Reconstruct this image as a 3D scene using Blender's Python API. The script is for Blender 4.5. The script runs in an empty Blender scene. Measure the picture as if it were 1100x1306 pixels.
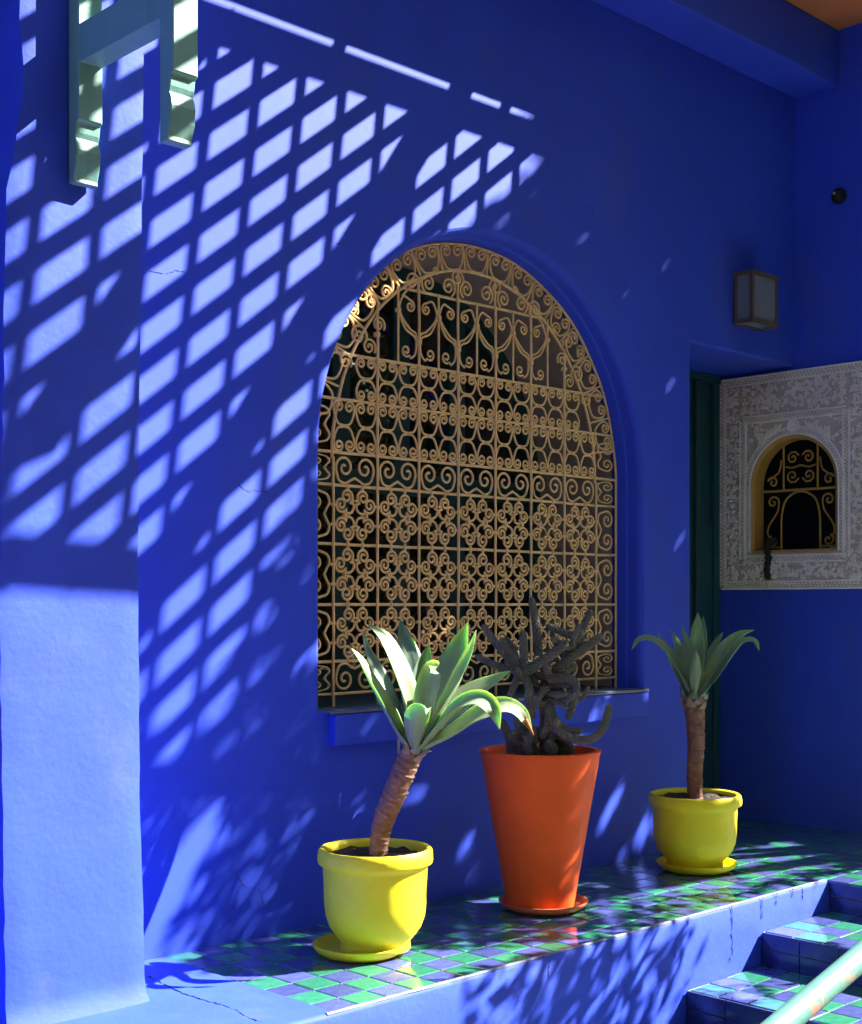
import bpy, bmesh, math, random
from mathutils import Vector, Matrix, noise
R = math.radians
random.seed(7)
scene = bpy.context.scene
C = scene.collection

# ------------------------------------------------------------------ camera
D = 3.5                      # metres from the eye to the long blue wall
EYE = 1.6
FPX, HPX = 1752.0, 771.0     # focal length and horizon row of the 1100 x 1306 photograph
VX, VY = 0.69705, 0.71702
cam_d = bpy.data.cameras.new('camera'); cam = bpy.data.objects.new('camera', cam_d); C.objects.link(cam)
cam.location = (0, 0, EYE)
cam.rotation_euler = (R(90), 0, math.atan2(VY, VX) - R(90))
cam_d.sensor_fit = 'VERTICAL'; cam_d.sensor_height = 36.0; cam_d.lens = 36.0 * FPX / 1306
cam_d.shift_y = (HPX - 653) / 1306
cam_d.clip_start = 0.05; cam_d.clip_end = 600
scene.camera = cam

# ------------------------------------------------------------------ sky, sun, exposure
KX, KZ = 1.68, 1.67          # sun stands towards (KX, -1, KZ)
S = Vector((KX, -1, KZ)).normalized()
world = bpy.data.worlds.new('World'); scene.world = world; world.use_nodes = True
wn = world.node_tree.nodes; wl = world.node_tree.links
sky = wn.new('ShaderNodeTexSky'); sky.sky_type = 'NISHITA'; sky.sun_disc = False
sky.sun_elevation = math.asin(S.z); sky.sun_rotation = math.atan2(S.x, S.y)
bg = wn['Background']; bg.inputs['Strength'].default_value = 0.05
wl.new(sky.outputs[0], bg.inputs[0])
sun_d = bpy.data.lights.new('sun', 'SUN'); sun_d.energy = 4.6; sun_d.angle = R(0.34); sun_d.color = (1.0, 0.95, 0.87)
sun = bpy.data.objects.new('sun', sun_d); C.objects.link(sun)
sun.rotation_euler = S.to_track_quat('Z', 'Y').to_euler()
sun.location = S * 30
scene.view_settings.view_transform = 'Standard'; scene.view_settings.look = 'None'
scene.view_settings.gamma = 1.0; scene.view_settings.exposure = 2.75
scene.view_settings.use_curve_mapping = False
scene.cycles.max_bounces = 7; scene.cycles.diffuse_bounces = 3; scene.cycles.glossy_bounces = 3; scene.cycles.transmission_bounces = 5
scene.cycles.use_denoising = True; scene.cycles.adaptive_threshold = 0.03

# ------------------------------------------------------------------ measuring helpers
def at(px, py, depth):       # a photograph pixel at a real depth
    u = (px - 550) / FPX; v = (HPX - py) / FPX
    return Vector((depth * (VX + VY * u), depth * (VY - VX * u), EYE + depth * v))
TOCAM = Vector((-VX, -VY, 0))

# ------------------------------------------------------------------ materials
MATS = {}
def mat(name, col, rough=0.6, metal=0.0, spec=0.5, var=0.0, vscale=6.0, bump=0.0, bscale=60.0, bdist=0.004, col2=None, rand=0.0, coat=0.0, bump2=0.0, b2scale=8.0):
    m = bpy.data.materials.new(name); m.use_nodes = True
    n = m.node_tree.nodes; l = m.node_tree.links; p = n['Principled BSDF']
    p.inputs['Roughness'].default_value = rough; p.inputs['Metallic'].default_value = metal
    p.inputs['Specular IOR Level'].default_value = spec
    p.inputs['Coat Weight'].default_value = coat; p.inputs['Coat Roughness'].default_value = 0.06
    p.inputs['Base Color'].default_value = (*col, 1)
    tc = n.new('ShaderNodeTexCoord')
    last = None
    if var > 0 or col2:
        nz = n.new('ShaderNodeTexNoise'); nz.inputs['Scale'].default_value = vscale; nz.inputs['Detail'].default_value = 6; nz.inputs['Roughness'].default_value = 0.62
        l.new(tc.outputs['Object'], nz.inputs['Vector'])
        cr = n.new('ShaderNodeValToRGB'); cr.color_ramp.elements[0].position = 0.34; cr.color_ramp.elements[1].position = 0.68
        c2 = col2 if col2 else tuple(c * (1 - var) for c in col)
        c1 = col if col2 else tuple(min(1, c * (1 + var)) for c in col)
        cr.color_ramp.elements[0].color = (*c2, 1); cr.color_ramp.elements[1].color = (*c1, 1)
        l.new(nz.outputs['Fac'], cr.inputs[0]); last = cr.outputs[0]
    if rand > 0:
        oi = n.new('ShaderNodeObjectInfo'); hs = n.new('ShaderNodeHueSaturation')
        mr = n.new('ShaderNodeMapRange'); mr.inputs[3].default_value = 1 - rand; mr.inputs[4].default_value = 1 + rand
        l.new(oi.outputs['Random'], mr.inputs[0]); l.new(mr.outputs[0], hs.inputs['Value'])
        if last: l.new(last, hs.inputs['Color'])
        else: hs.inputs['Color'].default_value = (*col, 1)
        last = hs.outputs[0]
    if last: l.new(last, p.inputs['Base Color'])
    nrm = None
    if bump > 0:
        b = n.new('ShaderNodeBump'); b.inputs['Strength'].default_value = bump; b.inputs['Distance'].default_value = bdist
        bz = n.new('ShaderNodeTexNoise'); bz.inputs['Scale'].default_value = bscale; bz.inputs['Detail'].default_value = 5
        l.new(tc.outputs['Object'], bz.inputs['Vector']); l.new(bz.outputs['Fac'], b.inputs['Height'])
        nrm = b.outputs[0]
    if bump2 > 0:
        b = n.new('ShaderNodeBump'); b.inputs['Strength'].default_value = bump2; b.inputs['Distance'].default_value = 0.02
        bz = n.new('ShaderNodeTexNoise'); bz.inputs['Scale'].default_value = b2scale; bz.inputs['Detail'].default_value = 3
        l.new(tc.outputs['Object'], bz.inputs['Vector']); l.new(bz.outputs['Fac'], b.inputs['Height'])
        if nrm: l.new(nrm, b.inputs['Normal'])
        nrm = b.outputs[0]
    if nrm: l.new(nrm, p.inputs['Normal'])
    MATS[name] = m
    return m

BLUE = (0.024, 0.066, 0.60)
mat('blue_plaster', BLUE, 0.70, spec=0.40, var=0.07, vscale=3.0, bump=0.06, bscale=45, bdist=0.006, bump2=0.12, b2scale=4)
mat('blue_rough', BLUE, 0.72, spec=0.40, var=0.10, vscale=5.0, bump=0.15, bscale=60, bdist=0.006, bump2=0.20, b2scale=6)
mat('blue_chip', (0.62, 0.62, 0.70), 0.85)
mat('mint_paint', (0.15, 0.34, 0.285), 0.5, var=0.06, vscale=12, bump=0.15, bscale=80)
mat('grille_paint', (0.86, 0.56, 0.235), 0.42, var=0.12, vscale=30, bump=0.2, bscale=200, bdist=0.002)
mat('mauve_plaster', (0.42, 0.34, 0.33), 0.8, var=0.08, vscale=4, bump=0.2)
mat('teal_wood', (0.012, 0.066, 0.072), 0.45, var=0.15, vscale=10, bump=0.1)
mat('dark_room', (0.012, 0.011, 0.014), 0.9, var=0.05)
mat('slate', (0.10, 0.14, 0.19), 0.35, var=0.15, vscale=14, bump=0.15)
mat('yellow_paint', (0.86, 0.72, 0.022), 0.5, spec=0.28, var=0.06, vscale=9, bump=0.16, bscale=26, bdist=0.006)
mat('orange_paint', (0.86, 0.115, 0.018), 0.55, spec=0.2, var=0.06, vscale=8, bump=0.10, bscale=40)
mat('orange_saucer', (0.66, 0.16, 0.05), 0.5, var=0.08, vscale=12, bump=0.12)
mat('soil', (0.035, 0.02, 0.014), 0.95, var=0.4, vscale=60, bump=0.8, bscale=90, bdist=0.02)
mat('tile_blue', (0.06, 0.078, 0.235), 0.12, spec=0.5, var=0.22, vscale=35, bump=0.12, bscale=30, bdist=0.004, rand=0.28, coat=0.4)
mat('tile_green', (0.032, 0.185, 0.105), 0.12, spec=0.5, var=0.2, vscale=35, bump=0.12, bscale=30, bdist=0.004, rand=0.25, coat=0.4)
mat('tile_navy', (0.018, 0.022, 0.12), 0.18, spec=0.5, var=0.2, vscale=35, bump=0.1, rand=0.2, coat=0.3)
mat('grout', (0.46, 0.43, 0.45), 0.9, var=0.2, vscale=30, bump=0.4, bscale=120)
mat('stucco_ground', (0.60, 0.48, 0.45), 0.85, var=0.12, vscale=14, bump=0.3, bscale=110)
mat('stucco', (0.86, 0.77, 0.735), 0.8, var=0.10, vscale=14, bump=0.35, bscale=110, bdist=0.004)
mat('ochre_paint', (0.52, 0.27, 0.06), 0.5, var=0.08, vscale=16, bump=0.1)
mat('orange_ceiling', (0.52, 0.17, 0.05), 0.7, var=0.08, vscale=5, bump=0.1)
mat('lantern_wood', (0.10, 0.07, 0.03), 0.5, var=0.1)
mat('frosted_glass', (0.17, 0.18, 0.20), 0.25, var=0.06)
mat('black_plastic', (0.012, 0.012, 0.014), 0.55, spec=0.25)
mat('black_cord', (0.012, 0.011, 0.012), 0.85, bump=0.4, bscale=150)
mat('paper', (0.5, 0.5, 0.52), 0.7)
mat('bark', (0.23, 0.115, 0.075), 0.85, var=0.35, vscale=40, bump=0.6, bscale=60, bdist=0.008)
mat('tree_bark', (0.16, 0.11, 0.075), 0.9, var=0.3, vscale=20, bump=0.6, bscale=40)
mat('leaf_green', (0.055, 0.12, 0.028), 0.5, var=0.35, vscale=3)
mat('shrub_green', (0.06, 0.13, 0.03), 0.5, var=0.35, vscale=3)
mat('cactus', (0.13, 0.122, 0.09), 0.7, var=0.3, vscale=25, bump=0.3, bscale=120)
mat('sand_ground', (0.20, 0.115, 0.075), 0.95, var=0.15, vscale=4, bump=0.4, bscale=60)
mat('mortar', (0.20, 0.21, 0.30), 0.9, var=0.35, vscale=18, bump=0.4, bscale=120)
mat('rust', (0.16, 0.06, 0.03), 0.8)
mat('crack', (0.05, 0.05, 0.12), 0.95)

def agave_mat(name, a, b, sss):
    m = mat(name, a, 0.42, spec=0.4, col2=b, vscale=7, bump=0.10, bscale=40)
    p = m.node_tree.nodes['Principled BSDF']
    p.inputs['Subsurface Weight'].default_value = sss
    p.inputs['Subsurface Radius'].default_value = (0.55, 1.0, 0.12)
    p.inputs['Subsurface Scale'].default_value = 0.012
agave_mat('agave_leaf', (0.26, 0.33, 0.175), (0.17, 0.245, 0.145), 0.45)
agave_mat('agave_leaf_dark', (0.18, 0.26, 0.165), (0.12, 0.19, 0.125), 0.3)
mat('leaf_tip', (0.45, 0.13, 0.03), 0.6)
mat('dry_leaf', (0.30, 0.20, 0.13), 0.8, var=0.3, vscale=30)

def stain(name, col, scale, lo, hi, amount, stretch=(1,1,1)):
    m = MATS[name]; n = m.node_tree.nodes; l = m.node_tree.links; p = n['Principled BSDF']
    old = p.inputs['Base Color'].links[0].from_socket
    tc = n.new('ShaderNodeTexCoord'); mp = n.new('ShaderNodeMapping'); mp.inputs['Scale'].default_value = stretch
    nz = n.new('ShaderNodeTexNoise'); nz.inputs['Scale'].default_value = scale; nz.inputs['Detail'].default_value = 9; nz.inputs['Roughness'].default_value = 0.72
    l.new(tc.outputs['Object'], mp.inputs[0]); l.new(mp.outputs[0], nz.inputs['Vector'])
    mr = n.new('ShaderNodeMapRange'); mr.inputs[1].default_value = lo; mr.inputs[2].default_value = hi; mr.inputs[4].default_value = amount
    l.new(nz.outputs['Fac'], mr.inputs[0])
    mx = n.new('ShaderNodeMixRGB'); mx.inputs[2].default_value = (*col, 1)
    l.new(mr.outputs[0], mx.inputs[0]); l.new(old, mx.inputs[1]); l.new(mx.outputs[0], p.inputs['Base Color'])
stain('yellow_paint', (0.42, 0.30, 0.05), 5.5, 0.56, 0.72, 0.45, (1, 1, 0.45))
stain('yellow_paint', (0.30, 0.17, 0.08), 26, 0.67, 0.72, 0.75)
stain('orange_paint', (0.42, 0.07, 0.03), 5.0, 0.55, 0.72, 0.5, (1, 1, 0.35))
stain('orange_paint', (0.75, 0.30, 0.16), 22, 0.68, 0.73, 0.6)
stain('orange_saucer', (0.40, 0.22, 0.13), 14, 0.55, 0.70, 0.6)
stain('blue_plaster', (0.05, 0.085, 0.40), 1.7, 0.54, 0.68, 0.45, (1, 1, 0.5))
stain('blue_plaster', (0.16, 0.19, 0.42), 34, 0.70, 0.745, 0.6)
stain('blue_rough', (0.07, 0.10, 0.42), 3.2, 0.54, 0.68, 0.4, (1, 1, 0.6))
stain('blue_rough', (0.20, 0.22, 0.42), 40, 0.68, 0.73, 0.55)
stain('tile_blue', (0.16, 0.15, 0.22), 40, 0.62, 0.72, 0.5)
stain('tile_green', (0.14, 0.18, 0.15), 40, 0.62, 0.72, 0.5)
stain('mint_paint', (0.10, 0.22, 0.19), 9, 0.56, 0.70, 0.6, (1, 1, 0.2))
stain('mint_paint', (0.30, 0.20, 0.13), 40, 0.70, 0.73, 0.8)
stain('cactus', (0.085, 0.11, 0.06), 9, 0.50, 0.62, 0.8)

def glass_mat():
    m = bpy.data.materials.new('window_glass'); m.use_nodes = True
    p = m.node_tree.nodes['Principled BSDF']
    p.inputs['Base Color'].default_value = (0.9, 0.95, 0.95, 1); p.inputs['Roughness'].default_value = 0.015
    p.inputs['Transmission Weight'].default_value = 1.0; p.inputs['IOR'].default_value = 1.75
    MATS['window_glass'] = m
glass_mat()

def rail_mat():
    m = mat('rail_paint', (0.085, 0.215, 0.18), 0.45, var=0.05, vscale=10, bump=0.2, bscale=60)
    n = m.node_tree.nodes; l = m.node_tree.links; p = n['Principled BSDF']
    old = p.inputs['Base Color'].links[0].from_socket
    nz = n.new('ShaderNodeTexNoise'); nz.inputs['Scale'].default_value = 16; nz.inputs['Detail'].default_value = 8; nz.inputs['Roughness'].default_value = 0.7
    tc = n.new('ShaderNodeTexCoord'); l.new(tc.outputs['Object'], nz.inputs['Vector'])
    cr = n.new('ShaderNodeValToRGB'); cr.color_ramp.elements[0].position = 0.61; cr.color_ramp.elements[1].position = 0.64
    l.new(nz.outputs['Fac'], cr.inputs[0])
    mx = n.new('ShaderNodeMixRGB'); mx.inputs[2].default_value = (0.33, 0.17, 0.12, 1)
    l.new(cr.outputs[0], mx.inputs[0]); l.new(old, mx.inputs[1]); l.new(mx.outputs[0], p.inputs['Base Color'])
rail_mat()

# ------------------------------------------------------------------ mesh helpers
class MB:
    def __init__(s): s.v = []; s.f = []
    def add(s, vs, fs):
        o = len(s.v); s.v += [Vector(v) for v in vs]; s.f += [tuple(i + o for i in f) for f in fs]
    def box(s, x0, x1, y0, y1, z0, z1):
        s.add([(x0,y0,z0),(x1,y0,z0),(x1,y1,z0),(x0,y1,z0),(x0,y0,z1),(x1,y0,z1),(x1,y1,z1),(x0,y1,z1)],
              [(0,3,2,1),(4,5,6,7),(0,1,5,4),(1,2,6,5),(2,3,7,6),(3,0,4,7)])
    def bbox(s, x0, x1, y0, y1, z0, z1, b=0.004):      # box with chamfered edges
        bm = bmesh.new(); bmesh.ops.create_cube(bm, size=1)
        for v in bm.verts:
            v.co = Vector((x0 if v.co.x < 0 else x1, y0 if v.co.y < 0 else y1, z0 if v.co.z < 0 else z1))
        bmesh.ops.bevel(bm, geom=bm.edges[:], offset=b, segments=2, affect='EDGES', profile=0.6)
        bm.verts.index_update()
        s.add([v.co.copy() for v in bm.verts], [tuple(v.index for v in f.verts) for f in bm.faces]); bm.free()
    def quad(s, a, b, c, d): s.add([a,b,c,d], [(0,1,2,3)])
    def tube(s, pts, rad, sides=6, cap=True, up=None, flat=1.0):
        pts = [Vector(p) for p in pts]; n = len(pts)
        rads = rad if isinstance(rad, (list, tuple)) else [rad] * n
        t0 = (pts[1] - pts[0]).normalized()
        ref = Vector(up) if up else (Vector((0,0,1)) if abs(t0.z) < 0.9 else Vector((1,0,0)))
        a = t0.cross(ref).normalized(); o = len(s.v)
        for i, p in enumerate(pts):
            t = (pts[min(i+1,n-1)] - pts[max(i-1,0)]).normalized()
            a = (a - t * a.dot(t)).normalized(); b = t.cross(a)
            for k in range(sides):
                th = 2 * math.pi * k / sides
                s.v.append(p + a * math.cos(th) * rads[i] + b * math.sin(th) * rads[i] * flat)
        for i in range(n - 1):
            for k in range(sides):
                k2 = (k + 1) % sides
                s.f.append((o+i*sides+k, o+i*sides+k2, o+(i+1)*sides+k2, o+(i+1)*sides+k))
        if cap:
            s.f.append(tuple(o + k for k in range(sides))[::-1]); s.f.append(tuple(o+(n-1)*sides+k for k in range(sides)))
    def lathe(s, prof, c=(0,0,0), seg=56, wob=0.0):
        c = Vector(c); o = len(s.v); n = len(prof)
        for i, (r, z) in enumerate(prof):
            for k in range(seg):
                th = 2 * math.pi * k / seg
                rr = r * (1 + wob * noise.noise(Vector((math.cos(th)*1.3, math.sin(th)*1.3, z*6 + c.x))))
                s.v.append(c + Vector((rr * math.cos(th), rr * math.sin(th), z)))
        for i in range(n - 1):
            for k in range(seg):
                k2 = (k+1) % seg
                s.f.append((o+i*seg+k, o+i*seg+k2, o+(i+1)*seg+k2, o+(i+1)*seg+k))
        s.f.append(tuple(o + k for k in range(seg))[::-1]); s.f.append(tuple(o+(n-1)*seg+k for k in range(seg)))
    def mesh(s, name, m, smooth=None, origin=(0,0,0)):
        me = bpy.data.meshes.new(name); og = Vector(origin)
        me.from_pydata([v - og for v in s.v], [], s.f); me.update()
        me.materials.append(MATS[m])
        if smooth is not None:
            for p in me.polygons: p.use_smooth = True
            if smooth < 180: me.set_sharp_from_angle(angle=R(smooth))
        return me
    def build(s, name, m, parent=None, smooth=None, fix=False, **kw):
        og = root_loc(parent)
        me = s.mesh(name, m, smooth, og)
        if fix:
            bm = bmesh.new(); bm.from_mesh(me); bmesh.ops.recalc_face_normals(bm, faces=bm.faces[:]); bm.to_mesh(me); bm.free()
        o = bpy.data.objects.new(name, me); C.objects.link(o)
        if parent: o.parent = parent
        for k, v in kw.items(): o[k] = v
        return o
def root_loc(p):
    v = Vector((0,0,0))
    while p: v += p.location; p = p.parent
    return v
def thing(name, label, cat, loc, group=None):
    o = bpy.data.objects.new(name, None); C.objects.link(o); o.location = loc; o.empty_display_size = 0.1
    o['label'] = label; o['category'] = cat
    if group: o['group'] = group
    return o
def place(me, name, parent, loc, rot=(0,0,0), scale=(1,1,1)):
    o = bpy.data.objects.new(name, me); C.objects.link(o); o.parent = parent
    o.location = Vector(loc) - root_loc(parent); o.rotation_euler = rot; o.scale = scale
    return o
def crom(pts, n=6):
    pts = [Vector(p) for p in pts]; out = []
    for i in range(len(pts) - 1):
        p0 = pts[i-1] if i else pts[0] * 2 - pts[1]
        p1, p2 = pts[i], pts[i+1]
        p3 = pts[i+2] if i + 2 < len(pts) else pts[-1] * 2 - pts[-2]
        for k in range(n):
            t = k / n
            out.append(0.5 * ((2*p1) + (p2-p0)*t + (2*p0-5*p1+4*p2-p3)*t*t + (3*p1-p0-3*p2+p3)*t**3))
    out.append(pts[-1]); return out
def spiral(cx, cz, r0, r1, a0, a1, n=14):      # radius r0 at angle a0 to r1 at a1 (degrees), in the x-z plane
    return [(cx + (r0+(r1-r0)*i/n) * math.cos(R(a0+(a1-a0)*i/n)), 0, cz + (r0+(r1-r0)*i/n) * math.sin(R(a0+(a1-a0)*i/n))) for i in range(n+1)]

# ================================================================== LARGE STRUCTURE
Z = lambda k: EYE + k * D            # height from a fraction of D above the eye
WALL_Y = D
BT = EYE - 0.301 * D                 # terrace top
CEIL = Z(0.766)
XB = 1.667 * D                       # face of the end wall
GROUND = BT - 0.60

g = MB(); g.quad((-120,-120,GROUND),(120,-120,GROUND),(120,120,GROUND),(-120,120,GROUND))
g.build('ground', 'sand_ground', kind='structure')

# ---- the long wall with the arched window and the doorway
CXW, RW, ZSP, ZSILL = 1.075*D, 0.247*D, Z(0.145), Z(-0.1)
DX0, DTOP = 1.423*D, Z(0.326)
XL, ZT = -1.6, Z(0.80)
facade = MB()
def outline(off, n=40):              # window outline, offset outwards, from lower left over the arch to lower right
    p = [(CXW - RW - off, ZSILL + (ZSP-ZSILL)*i/6) for i in range(6)]
    p += [(CXW - (RW+off)*math.cos(math.pi*i/n), ZSP + (RW+off)*math.sin(math.pi*i/n)) for i in range(n+1)]
    p += [(CXW + RW + off, ZSP + (ZSILL-ZSP)*(i+1)/6) for i in range(6)]
    return p
EB = 0.022
ol = outline(EB)
y = WALL_Y
x0, x1 = CXW-RW-EB, CXW+RW+EB
def rect(mb, xa, xb, za, zb, y): mb.quad((xa,y,za),(xb,y,za),(xb,y,zb),(xa,y,zb))
rect(facade, XL, x0, GROUND-0.1, ZT, y)
rect(facade, x0, x1, GROUND-0.1, ZSILL, y)
rect(facade, x1, DX0-0.012, GROUND-0.1, ZT, y)
rect(facade, DX0-0.012, XB+0.4, DTOP+0.012, ZT, y)
top = [q for q in ol if q[1] >= ZSP - 1e-6]
for a, b in zip(top[:-1], top[1:]):
    facade.quad((a[0],y,a[1]),(b[0],y,b[1]),(b[0],y,ZT),(a[0],y,ZT))
rings = [(EB, 0.0), (EB*0.62, 0.004), (EB*0.25, 0.011), (0.0, 0.024), (0.0, 0.070), (-0.006, 0.076), (-0.006, 0.15)]
for (o1, d1), (o2, d2) in zip(rings[:-1], rings[1:]):
    A, B_ = outline(o1), outline(o2)
    for i in range(len(A)-1):
        facade.quad((A[i][0],y+d1,A[i][1]),(A[i+1][0],y+d1,A[i+1][1]),(B_[i+1][0],y+d2,B_[i+1][1]),(B_[i][0],y+d2,B_[i][1]))
# doorway jamb and lintel soffit, softened corner
DY = 1.12 * D
for (ox1, d1), (ox2, d2) in zip([(0.012,0.0),(0.004,0.004),(0.0,0.012)], [(0.004,0.004),(0.0,0.012),(0.0,DY-D)]):
    facade.quad((DX0-ox1,y+d1,GROUND),(DX0-ox2,y+d2,GROUND),(DX0-ox2,y+d2,DTOP+ox2),(DX0-ox1,y+d1,DTOP+ox1))
    facade.quad((DX0-ox1,y+d1,DTOP+ox1),(DX0-ox2,y+d2,DTOP+ox2),(XB+0.4,y+d2,DTOP+ox2),(XB+0.4,y+d1,DTOP+ox1))
wall = facade.build('facade_wall', 'blue_plaster', smooth=35, label='long cobalt blue plaster wall with the big arched window opening', category='wall')

def wall_crack(pts, y_, w):
    q = []
    for px, py in pts:
        u = (px-550)/FPX; q.append(at(px, py, (y_-0.0004)/(VY-VX*u)))
    q = [v + Vector((random.gauss(0,0.002), 0, random.gauss(0,0.002))) for v in crom(q, 6)]
    m_ = MB()
    for a_, b_ in zip(q[:-1], q[1:]):
        if random.random() < 0.92: m_.tube([a_, b_], w*random.uniform(0.4, 1.3), 4)
    m_.build('crack', 'crack', wall)
wall_crack([(190,345),(210,349),(222,346),(236,346)], WALL_Y, 0.0011)
wall_crack([(299,608),(310,624),(325,626),(345,628)], WALL_Y, 0.0011)
wall_crack([(430,640-330),(470,318),(505,300)], WALL_Y, 0.0009)
wall_crack([(640,1020),(655,1040),(652,1062)], WALL_Y, 0.0010)
wall_crack([(720,250),(735,262),(752,264),(760,280)], WALL_Y, 0.0009)
wall_crack([(300,1110),(312,1130),(330,1135),(338,1160)], WALL_Y, 0.0010)
# thickness of the wall behind the arch: mauve reveal down to the glazing
GY, BY = 1.036*D + 0.0, 1.158*D
rv = MB(); A, B_ = outline(-0.0065), outline(-0.012)
for i in range(len(A)-1):
    rv.quad((A[i][0],y+0.15,A[i][1]),(A[i+1][0],y+0.15,A[i+1][1]),(B_[i+1][0],BY+0.05,B_[i+1][1]),(B_[i][0],BY+0.05,B_[i][1]))
rvf = MB(); rvf.quad((x0,y+0.13,ZSILL-0.004),(x1,y+0.13,ZSILL-0.004),(x1,BY+0.05,ZSILL-0.004),(x0,BY+0.05,ZSILL-0.004))
rv.build('window_reveal', 'mauve_plaster', wall, smooth=40); rvf.build('reveal_floor', 'slate', wall)
# sill: dark slab on a blue block
sb = MB(); sb.bbox(x0+0.055, x1-0.008, WALL_Y-0.032, WALL_Y+0.02, ZSILL-0.118, ZSILL-0.012, 0.012); sb.build('sill_block', 'blue_plaster', wall, smooth=40)
for i, (a, b) in enumerate([(x0+0.03, CXW-0.28), (CXW-0.277, CXW+0.3), (CXW+0.303, x1-0.012)]):
    sl = MB(); sl.bbox(a, b, WALL_Y-0.0345, WALL_Y+0.128, ZSILL-0.0115, ZSILL-0.002+0.001*i, 0.002); sl.build('sill_slab', 'slate', wall, smooth=40)

# pilaster with hand-plastered, slightly wandering edges
pm = MB(); NZ, NX = 90, 12
PY = 0.9005 * D
def pil_left(z):
    r = z - EYE
    pts = [(-1.06,1.605),(0.0,1.585),(0.33,1.589),(0.62,1.596),(1.02,1.605),(1.31,1.655),(1.46,1.64),(3,1.64)]
    for (a, xa), (b, xb) in zip(pts[:-1], pts[1:]):
        if a <= r <= b: return xa + (xb-xa)*(r-a)/(b-a)
    return pts[0][1]
def pil_right(z):
    r = z - EYE
    pts = [(-1.2,2.012),(-1.05,2.010),(-0.5,1.992),(0.15,1.986),(1.4,2.004),(3,2.01)]
    for (a, xa), (b, xb) in zip(pts[:-1], pts[1:]):
        if a <= r <= b: return xa + (xb-xa)*(r-a)/(b-a)
    return 2.01
ring = []
for j in range(NZ+1):
    z = BT - 0.02 + (ZT - BT) * j / NZ
    w = lambda s: 0.006*noise.noise(Vector((s, z*9, 1.7))) + 0.004*noise.noise(Vector((s, z*25, 3.1)))
    xl, xr = pil_left(z) + w(0.0), pil_right(z) + 0.4*w(5.0)
    flare = 0.02*max(0, 1-(z-BT)/0.05)**2
    row = [(xl, WALL_Y+0.02, z), (xl, PY+0.014-flare, z), (xl+0.005, PY+0.004-flare, z)]
    for i in range(1, NX):
        x = xl + (xr-xl)*i/NX
        row.append((x, PY - flare + 0.005*noise.noise(Vector((x*3, z*2.2, 0.3))), z))
    row += [(xr-0.004, PY+0.003-flare, z), (xr, PY+0.012-flare, z), (xr, WALL_Y+0.02, z)]
    ring.append(row)
nr = len(ring[0]); pm.v = [Vector(p) for r_ in ring for p in r_]
for j in range(NZ):
    for i in range(nr-1): pm.f.append((j*nr+i, j*nr+i+1, (j+1)*nr+i+1, (j+1)*nr+i))
pm.build('pilaster', 'blue_rough', wall, smooth=50)

# ---- end wall with the carved panel's opening
YE = 0.862 * D
WY0, WY1 = 0.9365*D, 1.0625*D       # small window, along y
WCY, WRR = (WY0+WY1)/2, (WY1-WY0)/2
WZB, WZS = Z(0.076), Z(0.165)
WTOP = Z(0.228)
def small_outline(off, n=24):
    p = [(WY1+off, WZB-off)]
    p += [(WCY + (WRR+off)*math.cos(math.pi*i/n), WZS + (WTOP-WZS+off)*math.sin(math.pi*i/n)) for i in range(n+1)]
    p += [(WY0-off, WZB-off)]
    return p
ew = MB()
so = small_outline(0.0)
YB_ = DY + 0.25
def rectx(mb, x, ya, yb, za, zb): mb.quad((x,ya,za),(x,ya,zb),(x,yb,zb),(x,yb,za))
rectx(ew, XB, WY1, YB_, GROUND, ZT); rectx(ew, XB, YE, WY0, GROUND, ZT); rectx(ew, XB, WY0, WY1, GROUND, WZB)
arc = so[1:-1]
for a, b in zip(arc[:-1], arc[1:]): ew.quad((XB,a[0],a[1]),(XB,b[0],b[1]),(XB,b[0],ZT),(XB,a[0],ZT))
ew.quad((XB,YE,GROUND),(XB+0.22,YE,GROUND),(XB+0.22,YE,ZT),(XB,YE,ZT))
ew.quad((XB+0.22,YE,GROUND),(XB+0.22,YB_,GROUND),(XB+0.22,YB_,ZT),(XB+0.22,YE,ZT)) if False else None
endw = ew.build('end_wall', 'blue_plaster', label='dark blue end wall carrying the carved white panel', category='wall')
# room behind the small window and the outer skin of that wing
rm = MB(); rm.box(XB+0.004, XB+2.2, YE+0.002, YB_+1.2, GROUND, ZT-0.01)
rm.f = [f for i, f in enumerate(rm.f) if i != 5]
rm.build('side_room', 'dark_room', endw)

# ---- porch ceiling and the boxed beam along the wall
pc = thing('porch_roof', 'blue beam and orange porch ceiling above the end wall', 'roof', (XB-1, WALL_Y, CEIL))
m_ = MB(); m_.box(2.25, XB+0.6, 0.862*D, WALL_Y+0.6, CEIL, CEIL+0.03); m_.build('ceiling', 'orange_ceiling', pc)
m_ = MB(); m_.box(2.25, XB+0.6, 0.860*D, WALL_Y+0.6, CEIL+0.032, CEIL+0.22); m_.build('roof_slab', 'blue_plaster', pc)
m_ = MB(); m_.bbox(2.25, XB-0.003, 0.934*D, WALL_Y-0.003, Z(0.690), CEIL-0.002, 0.01); m_.build('beam', 'blue_plaster', pc)

# ---- terrace (tiled ledge) and steps
YF = 0.7745 * D                      # front face of the ledge
XT0 = 0.654 * D                      # where the tiles start
NOSE = [4.76, 4.29, 3.83, 3.37, 2.91]; RISE = 0.12; YS0 = 1.15
tb = MB()
TH = 0.010
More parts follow.
